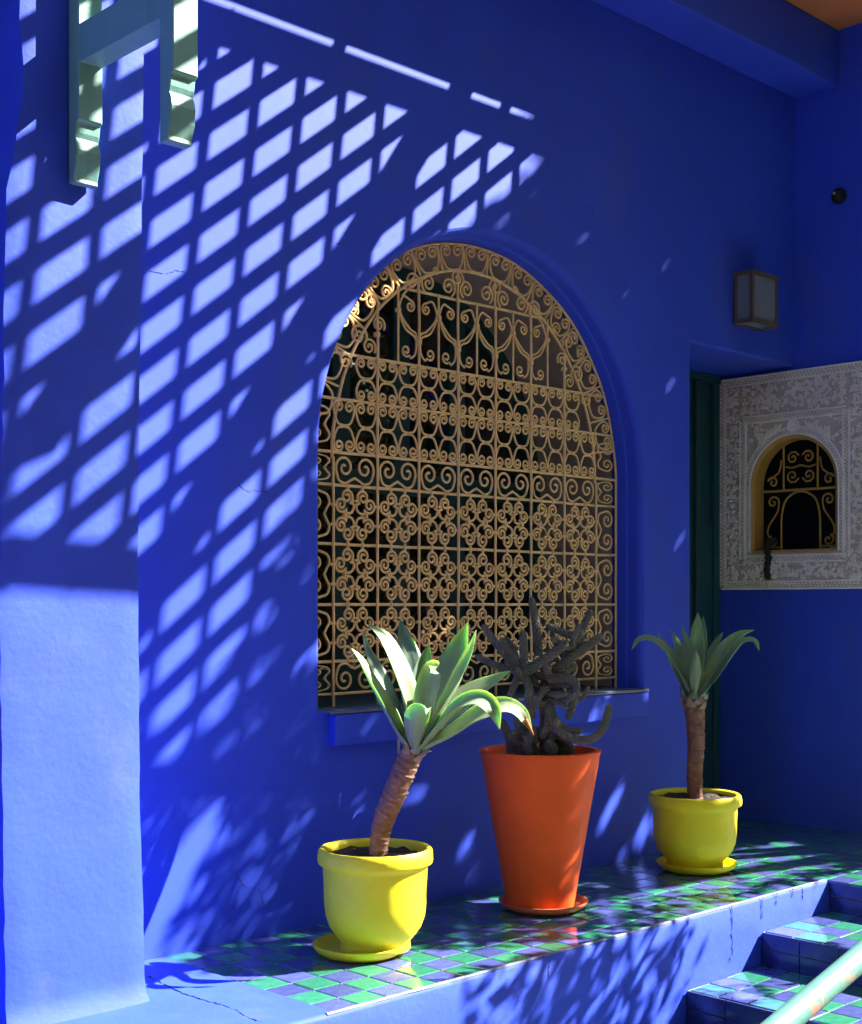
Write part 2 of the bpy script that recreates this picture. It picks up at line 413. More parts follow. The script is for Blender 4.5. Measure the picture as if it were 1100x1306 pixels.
# plain plaster end (slightly domed and worn edge) and grout bed under the tiles
def topgrid(mb, xa, xb, ya, yb, z, nx, ny, amp):
    o = len(mb.v)
    for j in range(ny+1):
        for i in range(nx+1):
            x = xa+(xb-xa)*i/nx; yy = ya+(yb-ya)*j/ny
            mb.v.append(Vector((x, yy, z + amp*noise.noise(Vector((x*4, yy*4, 2.0))))))
    for j in range(ny):
        for i in range(nx): mb.f.append((o+j*(nx+1)+i, o+j*(nx+1)+i+1, o+(j+1)*(nx+1)+i+1, o+(j+1)*(nx+1)+i))
terr = MB()
nxs = 150
# front face with a rounded, uneven arris, running the whole length to the first riser
prof = [(0.016, 0.0015), (0.008, 0.0), (0.003, -0.004), (0.0, -0.012), (0.0, -0.10), (0.0, -0.25), (0.0, -0.45), (0.0, -0.62)]
xs = [-1.6 + (NOSE[0]+1.6)*i/nxs for i in range(nxs+1)]
o = 0
for x in xs:
    for dy, dz in prof:
        wv = 0.004*noise.noise(Vector((x*3.1, dz*5, 0))) + 0.0022*noise.noise(Vector((x*17, dz*11, 4)))
        terr.v.append(Vector((x, YF + dy - wv*(1.0 if dz < -0.003 else 0.7), BT + dz)))
npf = len(prof)
for i in range(nxs):
    for k in range(npf-1): terr.f.append((i*npf+k, i*npf+k+1, (i+1)*npf+k+1, (i+1)*npf+k))
topgrid(terr, -1.6, XT0, YF+0.016, WALL_Y+0.02, BT+0.0015, 40, 16, 0.003)
terrace = terr.build('terrace', 'blue_rough', smooth=60, kind='structure')
gb = MB(); gb.quad((XT0,YF+0.012,BT-0.0035),(NOSE[0]+0.02,YF+0.012,BT-0.0035),(NOSE[0]+0.02,DY+0.3,BT-0.0035),(XT0,DY+0.3,BT-0.0035))
gb.quad((NOSE[0]+0.02,YS0,BT-0.0035),(XB+3.0,YS0,BT-0.0035),(XB+3.0,DY+0.3,BT-0.0035),(NOSE[0]+0.02,DY+0.3,BT-0.0035))
gb.build('grout_bed', 'grout', terrace)
P = 0.0985
def tile_mesh(name, m, s=P-0.0042, h=TH):
    t = MB(); a = s/2; b = a-0.0025
    t.add([(-a,-a,-h),(a,-a,-h),(a,a,-h),(-a,a,-h),(-a,-a,-0.0018),(a,-a,-0.0018),(a,a,-0.0018),(-a,a,-0.0018),(-b,-b,0),(b,-b,0),(b,b,0),(-b,b,0)],
          [(0,1,5,4),(1,2,6,5),(2,3,7,6),(3,0,4,7),(4,5,9,8),(5,6,10,9),(6,7,11,10),(7,4,8,11),(8,9,10,11)])
    return t.mesh(name, m)
TM = [tile_mesh('tile', 'tile_blue'), tile_mesh('tile', 'tile_green')]
cells = []
j = 0
while YF + 0.0085 + (j+1)*P < WALL_Y + 0.01:
    i = 0
    while XT0 + (i+1)*P < NOSE[0] + P*0.9:
        cells.append((XT0 + (i+0.5)*P, YF + 0.0085 + (j+0.5)*P, (i+j) % 2)); i += 1
    j += 1
NI = i
for i in range(NI, NI+12):
    for j2 in range(-15, 13):
        yy = YF + 0.0085 + (j2+0.5)*P; xx = XT0 + (i+0.5)*P
        if xx > XB + 0.5 or yy < YS0: continue
        if yy > WALL_Y and xx < DX0: continue
        if yy > DY: continue
        if xx > XB and yy > YE: continue
        cells.append((xx, yy, (i+j2) % 2))
def vis(c):                          # nearer ones first
    return c[0]*VX + c[1]*VY + (100 if c[1] < 2.3 else 0)
cells.sort(key=vis)
for n_, (x, yy, k) in enumerate(cells[:300]):
    place(TM[k], 'tile', terrace, (x, yy, BT + random.uniform(-0.0008, 0.0008)), (random.gauss(0,0.006), random.gauss(0,0.006), random.gauss(0,0.004)))
far = [MB(), MB()]
for x, yy, k in cells[300:]: a = P/2-0.002; far[k].box(x-a, x+a, yy-a, yy+a, BT-TH, BT)
for k in (0, 1):
    if far[k].v: far[k].build('far_tile_field', ['tile_blue','tile_green'][k], terrace, kind='stuff')

# steps
RM = {}
for s in range(len(NOSE)):
    zt = BT - RISE*(s+1)
    xn = NOSE[s]
    xa = NOSE[s+1] if s+1 < len(NOSE) else xn - 0.46
    if s == len(NOSE)-1: break
    st = MB()
    st.box(xa+0.006, xn+0.30, YS0, YF-0.004, GROUND-0.01, zt-0.0035)
    step = st.build('step', 'grout'); step['kind'] = 'structure'
    ncol = int((xn-xa-0.004)/P); pit = (xn-xa-0.008)/ncol
    tmk = [tile_mesh('tile', 'tile_blue', pit-0.004), tile_mesh('tile', 'tile_green', pit-0.004)]
    nrow = int((YF-YS0)/pit)
    for i in range(ncol):
        for j in range(nrow):
            place(tmk[(i+j+s) % 2], 'tile', step, (xa+0.006+(i+0.5)*pit, YF-0.008-(j+0.5)*pit, zt+random.uniform(-0.0007,0.0007)), (random.gauss(0,0.006), random.gauss(0,0.006), 0))
# riser tiles: two courses of dark tiles under each nosing
for s in range(len(NOSE)):
    xn = NOSE[s]; zt = BT - RISE*(s+1)
    rs = MB(); rs.box(xn+0.004, xn+0.03, YS0, YF-0.006, zt-0.004, zt+RISE-0.004)
    riser = rs.build('riser', 'grout'); riser['kind'] = 'structure'
    me = MB(); h = RISE*0.5-0.003; wd = 0.148; me.bbox(-0.006, 0.006, -wd/2, wd/2, -h/2, h/2, 0.0015); me = me.mesh('riser_tile', 'tile_navy')
    nn = int((YF-YS0)/0.151)
    for r_ in (0, 1):
        for j in range(nn):
            place(me, 'riser_tile', riser, (xn, YF-0.006-(j+0.5)*0.151, zt+RISE*0.5*(r_+0.5)-0.001))

# cracks in the plaster
def crack(pts, w=0.0018):
    m_ = MB(); q = [Vector(p) + Vector((random.gauss(0,0.0022), random.gauss(0,0.0022) if abs(pts[0][2]-pts[-1][2]) < 0.02 else 0, 0)) for p in pts]
    for a, b in zip(q[:-1], q[1:]):
        if random.random() < 0.9: m_.tube([a, b], w*random.uniform(0.35, 1.3), 4, True)
    m_.build('crack', 'crack', terrace)
def ground_pt(px, py, z):
    t = (EYE - z) / ((py - HPX)/FPX); return at(px, py, t)
cp = [(190,1244),(200,1250),(212,1257),(222,1262),(232,1267),(243,1270),(256,1275),(268,1278),(282,1282),(298,1288),(312,1294),(330,1304)]
cp = [ground_pt(px+random.uniform(-1.5,1.5), py+random.uniform(-1,1), BT+0.002) for px, py in cp]
crack(crom(cp, 6), 0.0022)
for px, ya, yb in ((878,1170,1181),(934,1153,1218),(972,1140,1172),(991,1134,1154),(1011,1127,1144),(1024,1126,1146),(780,1203,1226),(862,1196,1222),(700,1232,1246),(932,1220,1224)):
    q = []
    for k in range(7):
        u = (px-550)/FPX; dp = (YF-0.002)/(VY-VX*u); q.append(at(px, ya+(yb-ya)*k/6, dp))
    crack(crom(q, 2), 0.0013)
me_ = MB(); n_ = 120
for k in range(n_+1):
    x = XT0-0.02 + (NOSE[0]+0.0-XT0)*k/n_; a_ = 0.003*noise.noise(Vector((x*9,0,0))); b_ = 0.003*noise.noise(Vector((x*11,5,0)))
    me_.v += [Vector((x, YF+0.003+a_, BT-0.001)), Vector((x, YF+0.006+a_, BT+0.0032)), Vector((x, YF+0.0125+b_, BT+0.0028)), Vector((x, YF+0.016+b_, BT-0.001))]
for k in range(n_):
    for i_ in range(3): me_.f.append((k*4+i_, k*4+i_+1, (k+1)*4+i_+1, (k+1)*4+i_))
me_.build('mortar_edge', 'mortar', terrace, smooth=60)

# ================================================================== PERGOLA (shade grid, above the frame)
def pg(X, Zr, zp=2.9):               # where the sun ray to wall point (X, height Zr above the eye) crosses the pergola
    d = (zp - Zr) / KZ
    return Vector((X + KX*d, WALL_Y - d, EYE + zp))
perg = thing('pergola', 'mint slatted pergola shading the blue wall from above', 'pergola', tuple(pg(3, 0.6)))
SLAT_H = 0.014
def slat(name, a, b, wid, wdir, h=SLAT_H, dz=0.0):   # a slat from a to b; wdir*wid is its full width vector in the shade plane
    m_ = MB(); hv = wdir * (wid*0.5); up = Vector((0,0,h)); o_ = Vector((0,0,dz))
    m_.add([a-hv+o_, a+hv+o_, b+hv+o_, b-hv+o_, a-hv+up+o_, a+hv+up+o_, b+hv+up+o_, b-hv+up+o_], [(0,3,2,1),(4,5,6,7),(0,1,5,4),(1,2,6,5),(2,3,7,6),(3,0,4,7)])
    return m_.build(name, 'mint_paint', perg)
ZTOPL, ZBOT = 1.69, -0.55
LEAN = 0.115; PX_, PZ_ = 0.174, 0.1485
# leaning slats: wall lines X = X0 + LEAN*Z ; gap right edges measured at X=2.613 (Z=1.64)
XREF = 2.6325 - LEAN*1.64 + 0.0
for i in range(-14, 11):
    Xc = XREF + i*PX_
    a, b = pg(Xc + LEAN*(ZTOPL+0.05), ZTOPL+0.05), pg(Xc + LEAN*ZBOT, ZBOT)
    slat('slat', a, b, 0.045, Vector((1,0,0)), dz=0.0)
# sloping slats: wall lines Z = Z0 + SL*X
SL = 0.775
ZREF = 1.5275 - SL*2.543
for j in range(-14, 22):
    z0 = ZREF - j*PZ_*0.985
    # clip to the field
    pts = []
    for X in (0.2, 4.6):
        Zv = z0 + SL*X
        pts.append((X, Zv))
    (Xa, Za), (Xb, Zb) = pts
    def clip(X, Zv):
        if Zv > ZTOPL+0.04: return ((ZTOPL+0.04-z0)/SL, ZTOPL+0.04)
        if Zv < ZBOT: return ((ZBOT-z0)/SL, ZBOT)
        return (X, Zv)
    (Xa, Za), (Xb, Zb) = clip(Xa, Za), clip(Xb, Zb)
    if Xb - Xa < 0.05: continue
    a, b = pg(Xa, Za), pg(Xb, Zb)
    wv = pg(0, 0.05) - pg(0, 0)
    slat('slat', a, b, 0.058*wv.length/0.05, wv.normalized(), dz=SLAT_H+0.001)
# beams: inner edge, outer edge, two slanting ones
def beam(Xa, Za, Xb, Zb, wX, h, dz):
    a, b = pg(Xa, Za), pg(Xb, Zb); dr = (b-a).normalized(); wd = Vector((-dr.y, dr.x, 0))
    slat('beam', a, b, wX, wd, h, dz)
beam(0.2, 1.742, 5.2, 1.742, 0.062, 0.03, 2*SLAT_H+0.003)
beam(0.2, -0.485, 4.0, -0.665, 0.060, 0.04, 2*SLAT_H+0.003)
beam(3.307+0.125+0.04, 1.74, 3.307+0.125-1.52, 1.74-1.44*1.52-0.06, 0.125, 0.03, 2*SLAT_H+0.036)
for Xj, wj in ((2.985,0.05),(3.56,0.11),(3.80,0.05),(2.35,0.06)):
    a, b = pg(Xj-0.03, 1.72), pg(Xj+0.03, 1.90); slat('joist', a, b, wj, Vector((1,0,0)), 0.03, 2*SLAT_H+0.036)
# second slanting beam, the one over the pilaster
p0 = (1.991 - KX*0.35 + 0.10, 0.926 - KZ*0.35)
beam(p0[0]+0.95, p0[1]+0.95*1.455, p0[0]-0.45, p0[1]-0.45*1.455, 0.115, 0.03, 2*SLAT_H+0.036)

# ================================================================== POST BRACKET (upper left)
br = thing('bracket_frame', 'mint green wooden bracket with two hanging scroll-ended posts at the pilaster', 'bracket', (0.515*D, PY, Z(0.31)))
def hanging_post(y0, y1, zend):
    xa, xb = 0.5068*D, 0.5265*D
    # side profile: scroll-cut foot, seen in the x-z plane
    yb, yf = y1, y0
    zz = zend
    prof = [(yb, 4.9), (yf, 4.9), (yf, zz+0.155), (yf+0.010, zz+0.150), (yf+0.014, zz+0.125), (yf+0.019, zz+0.112), (yf+0.012, zz+0.098), (yf+0.008, zz+0.080), (yf+0.012, zz+0.045), (yf+0.024, zz+0.012), (yf+0.022, zz), (yb, zz+0.0)]
    m_ = MB(); n = len(prof)
    m_.v = [Vector((xa, a, b)) for a, b in prof] + [Vector((xb, a, b)) for a, b in prof]
    m_.f = [tuple(range(n)), tuple(range(n, 2*n))[::-1]] + [(i, i+n, (i+1) % n + n, (i+1) % n) for i in range(n)]
    bm = bmesh.new(); me = m_.mesh('post', 'mint_paint', None, root_loc(br)); bm.from_mesh(me)
    bmesh.ops.recalc_face_normals(bm, faces=bm.faces[:])
    bmesh.ops.bevel(bm, geom=[e for e in bm.edges if e.calc_face_angle(0) > 0.9], offset=0.0025, segments=1, affect='EDGES')
    bm.to_mesh(me); bm.free()
    o_ = bpy.data.objects.new('post', me); C.objects.link(o_); o_.parent = br
PF0, PF1 = 0.8850*D, 0.899*D
FF0, FF1 = 0.7640*D, 0.7800*D
hanging_post(PF0, PF1, Z(0.3055)); hanging_post(FF0, FF1, Z(0.3065))
cb = MB(); cb.bbox(0.5075*D, 0.5258*D, FF1-0.001, PF0+0.001, Z(0.3905), Z(0.4180), 0.002); cb.build('crossbar', 'mint_paint', br)

# ================================================================== WINDOW BEHIND THE GRILLE
tw = thing('casement_window', 'dark teal casement window deep behind the scrollwork grille', 'window', (CXW, BY, ZSILL))
rwb = RW - 0.012
fr = MB()
def arch_bar(mb, r_out, r_in, ya, yb, zb):
    n = 32
    oo = [(CXW - r_out, zb)] + [(CXW - r_out*math.cos(math.pi*i/n), ZSP + r_out*math.sin(math.pi*i/n)) for i in range(n+1)] + [(CXW + r_out, zb)]
    ii = [(CXW - r_in, zb)] + [(CXW - r_in*math.cos(math.pi*i/n), ZSP + r_in*math.sin(math.pi*i/n)) for i in range(n+1)] + [(CXW + r_in, zb)]
    for k in range(len(oo)-1):
        a, b, c, d = oo[k], oo[k+1], ii[k+1], ii[k]
        mb.quad((a[0],ya,a[1]),(b[0],ya,b[1]),(c[0],ya,c[1]),(d[0],ya,d[1]))
        mb.quad((d[0],ya,d[1]),(c[0],ya,c[1]),(c[0],yb,c[1]),(d[0],yb,d[1]))
arch_bar(fr, rwb+0.02, rwb-0.075, BY, BY+0.05, ZSILL)
fr.build('frame', 'teal_wood', tw)
xsb = [CXW-rwb+0.075, CXW-0.30, CXW+0.02, CXW+0.34, CXW+rwb-0.075]
for xx in xsb[1:-1]:
    s_ = MB(); ztop = ZSP + math.sqrt(max(0, (rwb-0.08)**2-(xx-CXW)**2)); s_.bbox(xx-0.045, xx+0.045, BY+0.006, BY+0.046, ZSILL, ztop, 0.004); s_.build('stile', 'teal_wood', tw)
for k, zz in enumerate((ZSILL+0.055, ZSP-0.02)):
    for a, b in zip(xsb[:-1], xsb[1:]):
        s_ = MB(); s_.bbox(a+0.046 if a != xsb[0] else a, b-0.046 if b != xsb[-1] else b, BY+0.010, BY+0.042, zz-0.045, zz+0.045, 0.003); s_.build('rail', 'teal_wood', tw)
for a, b in zip(xsb[:-1], xsb[1:]):
    gl = MB(); gl.box(a, b, BY+0.022, BY+0.027, ZSILL+0.02, ZSP+rwb-0.03); gl.build('pane', 'window_glass', tw)
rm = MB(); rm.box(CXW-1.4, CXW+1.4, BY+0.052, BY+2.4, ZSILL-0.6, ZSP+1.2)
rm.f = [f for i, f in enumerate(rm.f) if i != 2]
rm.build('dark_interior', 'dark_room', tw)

# ================================================================== SCROLLWORK GRILLE
gr = thing('window_grille', 'tan wrought iron grille of scrolls filling the big arched window', 'grille', (CXW, GY, ZSILL))
BR, SR = 0.0056, 0.0050
LV = [EYE+v for v in (-0.308, -0.196, 0.0, 0.208, 0.413, 0.526, 0.711, 0.870, 1.143)]
HB = 0.713; PIT = 2*HB/7
RO = RW - 0.012
IA = 0.752                            # height of the inner arch over the spring line
def halfw(z):                         # half width of the grille at height z (outer frame)
    return RO if z <= ZSP else math.sqrt(max(0, RO**2-(z-ZSP)**2))
def halfin(z):
    return HB if z <= ZSP else HB*math.sqrt(max(0, 1-((z-ZSP)/IA)**2))
def wob(p, a=0.002): return Vector((p[0] + a*noise.noise(Vector((p[0]*7, p[2]*7, 1))), p[1] + 1.5*a*noise.noise(Vector((p[0]*5, p[2]*5, 7))), p[2] + a*noise.noise(Vector((p[0]*7, p[2]*7, 9)))))
for k, z in enumerate(LV):
    hw = halfw(z) - 0.004
    if k == len(LV)-1: hw = halfin(z) - 0.002
    b = MB(); b.tube([wob((CXW - hw + 2*hw*i/30, GY, z)) for i in range(31)], BR, 7); b.build('horizontal_bar', 'grille_paint', gr, smooth=60)
for i in range(8):
    x = CXW - HB + i*PIT
    zt = LV[-1] if 1 <= i <= 6 else ZSP
    if i in (1, 6): zt = ZSP + IA*math.sqrt(1-((x-CXW)/HB)**2)
    b = MB(); b.tube([wob((x, GY-0.008, ZSILL + (zt-ZSILL)*j/30)) for j in range(31)], BR*0.95, 7, up=(1,0,0)); b.build('vertical_bar', 'grille_paint', gr, smooth=60)
    if 1 < i < 6:
        zt2 = ZSP + IA*math.sqrt(1-((x-CXW)/HB)**2)
        b = MB(); b.tube([(x, GY-0.004, zt), (x, GY-0.004, zt2)], BR*0.9, 7, up=(1,0,0)); b.build('vertical_bar', 'grille_paint', gr, smooth=60)
for i in range(7):                    # thin half bars in the palmette row
    x = CXW - HB + (i+0.5)*PIT
    if abs(x-CXW) < halfin(LV[8]-0.02):
        b = MB(); b.tube([(x, GY-0.006, LV[7]), (x, GY-0.006, LV[8])], BR*0.8, 6, up=(1,0,0)); b.build('vertical_bar', 'grille_paint', gr, smooth=60)
def archpath(rx, rz, zb, n=48):
    return [(CXW-rx, GY, zb)] + [wob((CXW - rx*math.cos(math.pi*i/n), GY, ZSP + rz*math.sin(math.pi*i/n)), 0.003) for i in range(n+1)] + [(CXW+rx, GY, zb)]
b = MB(); b.tube(archpath(RO, RO, ZSILL), BR, 7, up=(0,1,0)); b.build('outer_frame', 'grille_paint', gr, smooth=60)
b = MB(); b.tube(archpath(HB, IA, ZSP-0.005), BR*1.1, 7, up=(0,1,0)); b.build('inner_arch', 'grille_paint', gr, smooth=60)

def scroll_mesh(name, paths, rad=SR, sides=6, smoothn=None):
    m_ = MB()
    for p in paths: m_.tube(p, rad, sides, up=(0,1,0))
    return m_.mesh(name, 'grille_paint', 60)
# quatrefoil scroll: spiral at (-.034,.064), stem to the flared end by the centre
sp_ = spiral(-0.036, 0.063, 0.005, 0.0275, 200, -330+200-170, 20)
sp_ = spiral(-0.035, 0.0645, 0.0055, 0.0280, 150, -360-60, 26)   # clockwise outwards, ends on the lower right
stem = [(-0.0065, 0, 0.040), (-0.0050, 0, 0.030), (-0.0085, 0, 0.019), (-0.0125, 0, 0.0135)]
q_path = [Vector(p) for p in sp_[:-1]] + crom([sp_[-1]] + stem, 3)
M_Q = scroll_mesh('scroll', [q_path])
def mirx(p): return [(-a, b_, c) for a, b_, c in p]
M_Q2 = scroll_mesh('scroll', [mirx([tuple(v) for v in q_path])])
# large double scroll with ogee foot, 1 wide x 1 high in cell units (.204 x .113)
def double_path(w, h, r):
    cx = w*0.235
    left = spiral(-cx, h*0.05, 0.006, r, 60, 60+360+150, 24)      # counter-clockwise outwards, ends on the lower left
    mid = [(-w*0.36, 0, -h*0.36), (-w*0.22, 0, -h*0.44), (-w*0.10, 0, -h*0.34), (0, 0, -h*0.26)]
    left_pts = [Vector(p) for p in left]
    lp = left_pts[:-1] + crom([left[-1]] + mid, 4)
    rp = [Vector((-v.x, v.y, v.z)) for v in reversed(lp)]
    return lp + rp[1:]
M_D = scroll_mesh('double_scroll', [double_path(0.206, 0.114, 0.044)])
M_DS = scroll_mesh('double_scroll', [double_path(0.19, 0.125, 0.040)])
# small C with two curled ends (.1 wide)
def c_path(w, h, r):
    cx = w*0.24; cz = h*0.5 - r - 0.004
    left = spiral(-cx, cz, 0.0045, r, -20, -20-360-150+0, 20)      # clockwise outwards
    left = spiral(-cx, cz, 0.0045, r, -60, 360+180-60, 20) if False else spiral(-cx, cz, 0.0045, r, 0, 540, 22)
    u = [(-w*0.43, 0, cz-h*0.25), (-w*0.27, 0, -h*0.40), (0, 0, -h*0.475)]
    lp = [Vector(p) for p in left[:-1]] + crom([left[-1]] + u, 4)
    rp = [Vector((-v.x, v.y, v.z)) for v in reversed(lp)]
    return lp + rp[1:]
M_C = scroll_mesh('c_scroll', [c_path(0.103, 0.093, 0.0225)], SR*0.9)
M_C6 = scroll_mesh('c_scroll', [c_path(0.102, 0.079, 0.0200)], SR*0.9)
# palmette strand in a half cell
w, h = PIT/2, LV[8]-LV[7]
tsp = spiral(0.040, h-0.062, 0.005, 0.022, 180, 180-360-90, 18)
tsp = spiral(0.040, h-0.062, 0.005, 0.023, 250, 250-360-160+0, 18)
ly = [Vector(p) for p in tsp[:-1]] + crom([tsp[-1], (0.072,0,h-0.030), (0.092,0,h-0.062), (0.093,0,h-0.095), (0.062,0,h*0.46), (0.020,0,0.105), (0.009,0,0.078), (0.016,0,0.040), (0.036,0,0.022)], 4)
bsp = spiral(0.060, 0.048, 0.023, 0.005, 225, 225+360+120, 18)
ly = ly + [Vector(p) for p in bsp]
ly2 = crom([(0.006,0,0.075), (0.012,0,0.115), (0.040,0,h*0.47), (0.078,0,h*0.60), (0.095,0,h-0.080), (0.096,0,h-0.055)], 4)
M_L = scroll_mesh('palmette_scroll', [ly, ly2], SR*0.85)
M_L2 = scroll_mesh('palmette_scroll', [mirx([tuple(v) for v in ly]), mirx([tuple(v) for v in ly2])], SR*0.85)
cnt = 0
for row in (1, 2, 3):
    z = (LV[row]+LV[row+1])/2; fz = (LV[row+1]-LV[row])/0.2035
    for c in range(7):
        x = CXW - HB + (c+0.5)*PIT
        for q in range(4):
            for me in (M_Q, M_Q2):
                s_ = random.uniform(0.95, 1.02)
                place(me, 'scroll', gr, (x, GY-0.004+random.uniform(-0.002,0.002), z), (0, q*math.pi/2 + random.gauss(0,0.02), 0), (fz*s_, 1, fz*s_))
for c in range(7):
    x = CXW - HB + (c+0.5)*PIT
    place(M_D, 'double_scroll', gr, (x, GY-0.003, (LV[4]+LV[5])/2), (0, 0, 0), (0.97, 1, 0.97))
    place(M_D, 'double_scroll', gr, (x, GY-0.003, (LV[0]+LV[1])/2), (0, 0, 0), (0.97, 1, -0.97))
for a, b_, me in ((5, 6, M_C), (6, 7, M_C6)):
    for c in range(14):
        x = CXW - HB + (c+0.5)*PIT/2
        zt, zb = LV[b_], LV[a]; hh = (zt-zb)/2
        if abs(x-CXW) + 0.05 > halfin(zt)+0.03: continue
        for up_ in (1, -1):
            place(me, 'c_scroll', gr, (x, GY-0.004, (zt+zb)/2 + up_*hh/2), (0, random.gauss(0,0.02), 0), (1, 1, up_))
for c in range(7):
    for sd, me in ((0, M_L), (1, M_L2)):
        x = CXW - HB + (c+sd)*PIT
        xm = x + (0.05 if sd == 0 else -0.05)
        if abs(xm-CXW) + 0.04 > halfin(LV[7]+h*0.75): continue
        place(me, 'palmette_scroll', gr, (x, GY-0.003, LV[7]))
# side columns
for k in range(0, 6):
    zc = (LV[k]+LV[k+1])/2; f_ = (LV[k+1]-LV[k])/0.2
    for sd in (-1, 1):
        x = CXW + sd*(HB + RO)/2
        if k == 5: f_ *= 0.9
        place(M_DS, 'double_scroll', gr, (x, GY-0.003, zc), (0, sd*math.pi/2, 0), (f_*0.95, 1, 1.0 if sd > 0 else 1.0))
# radial border round the arch
NB = 19
M_B = scroll_mesh('border_scroll', [c_path(0.128, 0.108, 0.028)], SR)
for i in range(NB):
    th = math.pi*(i+0.5)/NB
    if th < 0.16 or th > math.pi-0.16: continue
    rx, rz = (HB+RO)/2+0.004, (IA+RO)/2
    place(M_B, 'border_scroll', gr, (CXW - rx*math.cos(th), GY-0.002, ZSP + rz*math.sin(th)), (0, th-math.pi/2, 0), (1, 1, 0.95))
    for da in (-0.5, 0.5):
        t2 = math.pi*(i+0.5+da)/NB
        if da > 0 or i == 0:
            pts = [(CXW-(HB+0.01)*math.cos(t2), GY, ZSP+(IA+0.006)*math.sin(t2)), (CXW-RO*math.cos(t2), GY, ZSP+RO*math.sin(t2))]
            b = MB(); b.tube(pts, BR*0.8, 6); b.build('border_bar', 'grille_paint', gr, smooth=60)
# tympanum above the top bar: volutes and a pair of long sloping scrolls
M_V = scroll_mesh('volute', [[Vector(p) for p in spiral(0, 0, 0.005, 0.040, 0, 620, 30)]])
zt = LV[8]
for xx, zz, sx in ((-0.055, 0.044, 1), (0.055, 0.044, -1), (-0.150, 0.040, -1), (0.150, 0.040, 1), (0.255, 0.036, -1), (-0.255, 0.036, 1), (0.335, 0.030, 1), (-0.335, 0.030, -1), (0.105, 0.078, 1), (-0.105, 0.078, -1)):
    place(M_V, 'volute', gr, (CXW+xx, GY-0.003, zt+zz), (0, 0.3*sx, 0), (sx*0.92, 1, 0.92))
for sx in (-1, 1):
    p = [Vector(q) for q in spiral(0.215, 0.085, 0.005, 0.018, 0, -400, 14)] + [Vector((0.26,0,0.06)), Vector((0.34, 0, 0.012)), Vector((0.385, 0, -0.03))]
    b = MB(); b.tube([Vector((CXW + sx*q.x, GY-0.003, zt+q.z)) for q in crom(p, 2)], SR*0.9, 6, up=(0,1,0)); b.build('sloping_scroll', 'grille_paint', gr, smooth=60)
    # leafy corner volutes beside the palmette row
    for (dx, dz, s_) in ((0.595, -0.20, 1.0), (0.655, -0.30, 0.75), (0.535, -0.075, 0.85), (0.545, -0.235, 0.8), (0.465, -0.03, 0.7), (0.62, -0.115, 0.6), (0.50, -0.15, 0.75)):
        place(M_V, 'volute', gr, (CXW + sx*dx, GY-0.003, zt+dz), (0, 0.8*sx, 0), (sx*s_, 1, s_))
# collars at the joints: too small to pick apart
cl = MB()
def collar(x, z, ln=0.012, r=0.0075, ver=False, yy=None):
    yy = GY-0.005 if yy is None else yy
    a, b_ = ((x, yy, z-ln/2), (x, yy, z+ln/2)) if ver else ((x-ln/2, yy, z), (x+ln/2, yy, z))
    cl.tube([a, b_], r, 6, True, up=(0,1,0))
for row in (1, 2, 3):
    zc = (LV[row]+LV[row+1])/2
    for c in range(7):
        x = CXW - HB + (c+0.5)*PIT
        for dx, dz in ((0, 0.05), (0, -0.05)): collar(x+dx, zc+dz, 0.008, 0.009, True)
        for dx in (-0.05, 0.05): collar(x+dx, zc, 0.008, 0.009, False)
        for dx in (-0.034, 0.034):
            collar(x+dx, LV[row+1]-0.006, 0.014, 0.0055, True); collar(x+dx, LV[row]+0.006, 0.014, 0.0055, True)
    for c in range(8):
        for dz in (-0.034, 0.034): collar(CXW - HB + c*PIT, zc+dz, 0.022, 0.0058, False)
for k in (5, 6):
    for c in range(14):
        x = CXW - HB + (c+0.5)*PIT/2
        if abs(x-CXW) < halfin(LV[k+1])-0.05: collar(x, (LV[k]+LV[k+1])/2, 0.006, 0.009, True)
for c in range(8):
    x = CXW - HB + c*PIT
    for z in LV: 
        if abs(x-CXW) < halfin(z)+0.01: collar(x, z, 0.012, 0.0085, True, GY-0.004)
for c in range(7):
    if 1 <= c <= 5:
        collar(CXW - HB + (c+0.5)*PIT, LV[8]-0.085, 0.014, 0.012, True)
    if 1 <= c <= 6: collar(CXW - HB + c*PIT, LV[7]+0.085, 0.014, 0.013, True)
cl.build('collars', 'grille_paint', gr, kind='stuff')

# ================================================================== DOOR in the recess
dr = thing('teal_door', 'dark teal wooden door in the recess beside the carved panel', 'door', (XB-0.2, DY, BT))
d_ = MB(); d_.bbox(DX0-0.3, XB+0.015, DY+0.012, DY+0.05, BT, DTOP-0.04, 0.003); d_.build('door_leaf', 'teal_wood', dr)
for a, b in ((XB-0.075, XB-0.022), (XB-0.225, XB-0.20)):
    d_ = MB(); d_.bbox(a, b, DY-0.012, DY+0.011, BT, DTOP-0.045, 0.004); d_.build('door_stile', 'teal_wood', dr)
d_ = MB(); d_.bbox(DX0-0.3, XB+0.015, DY-0.014, DY+0.05, DTOP-0.039, DTOP-0.001, 0.003); d_.build('door_head', 'teal_wood', dr)
for za, zb in ((BT+0.12, BT+0.75), (BT+0.85, BT+1.45)):
    d_ = MB(); d_.bbox(XB-0.195, XB-0.082, DY-0.004, DY+0.0115, za, zb, 0.006); d_.build('door_panel', 'teal_wood', dr)

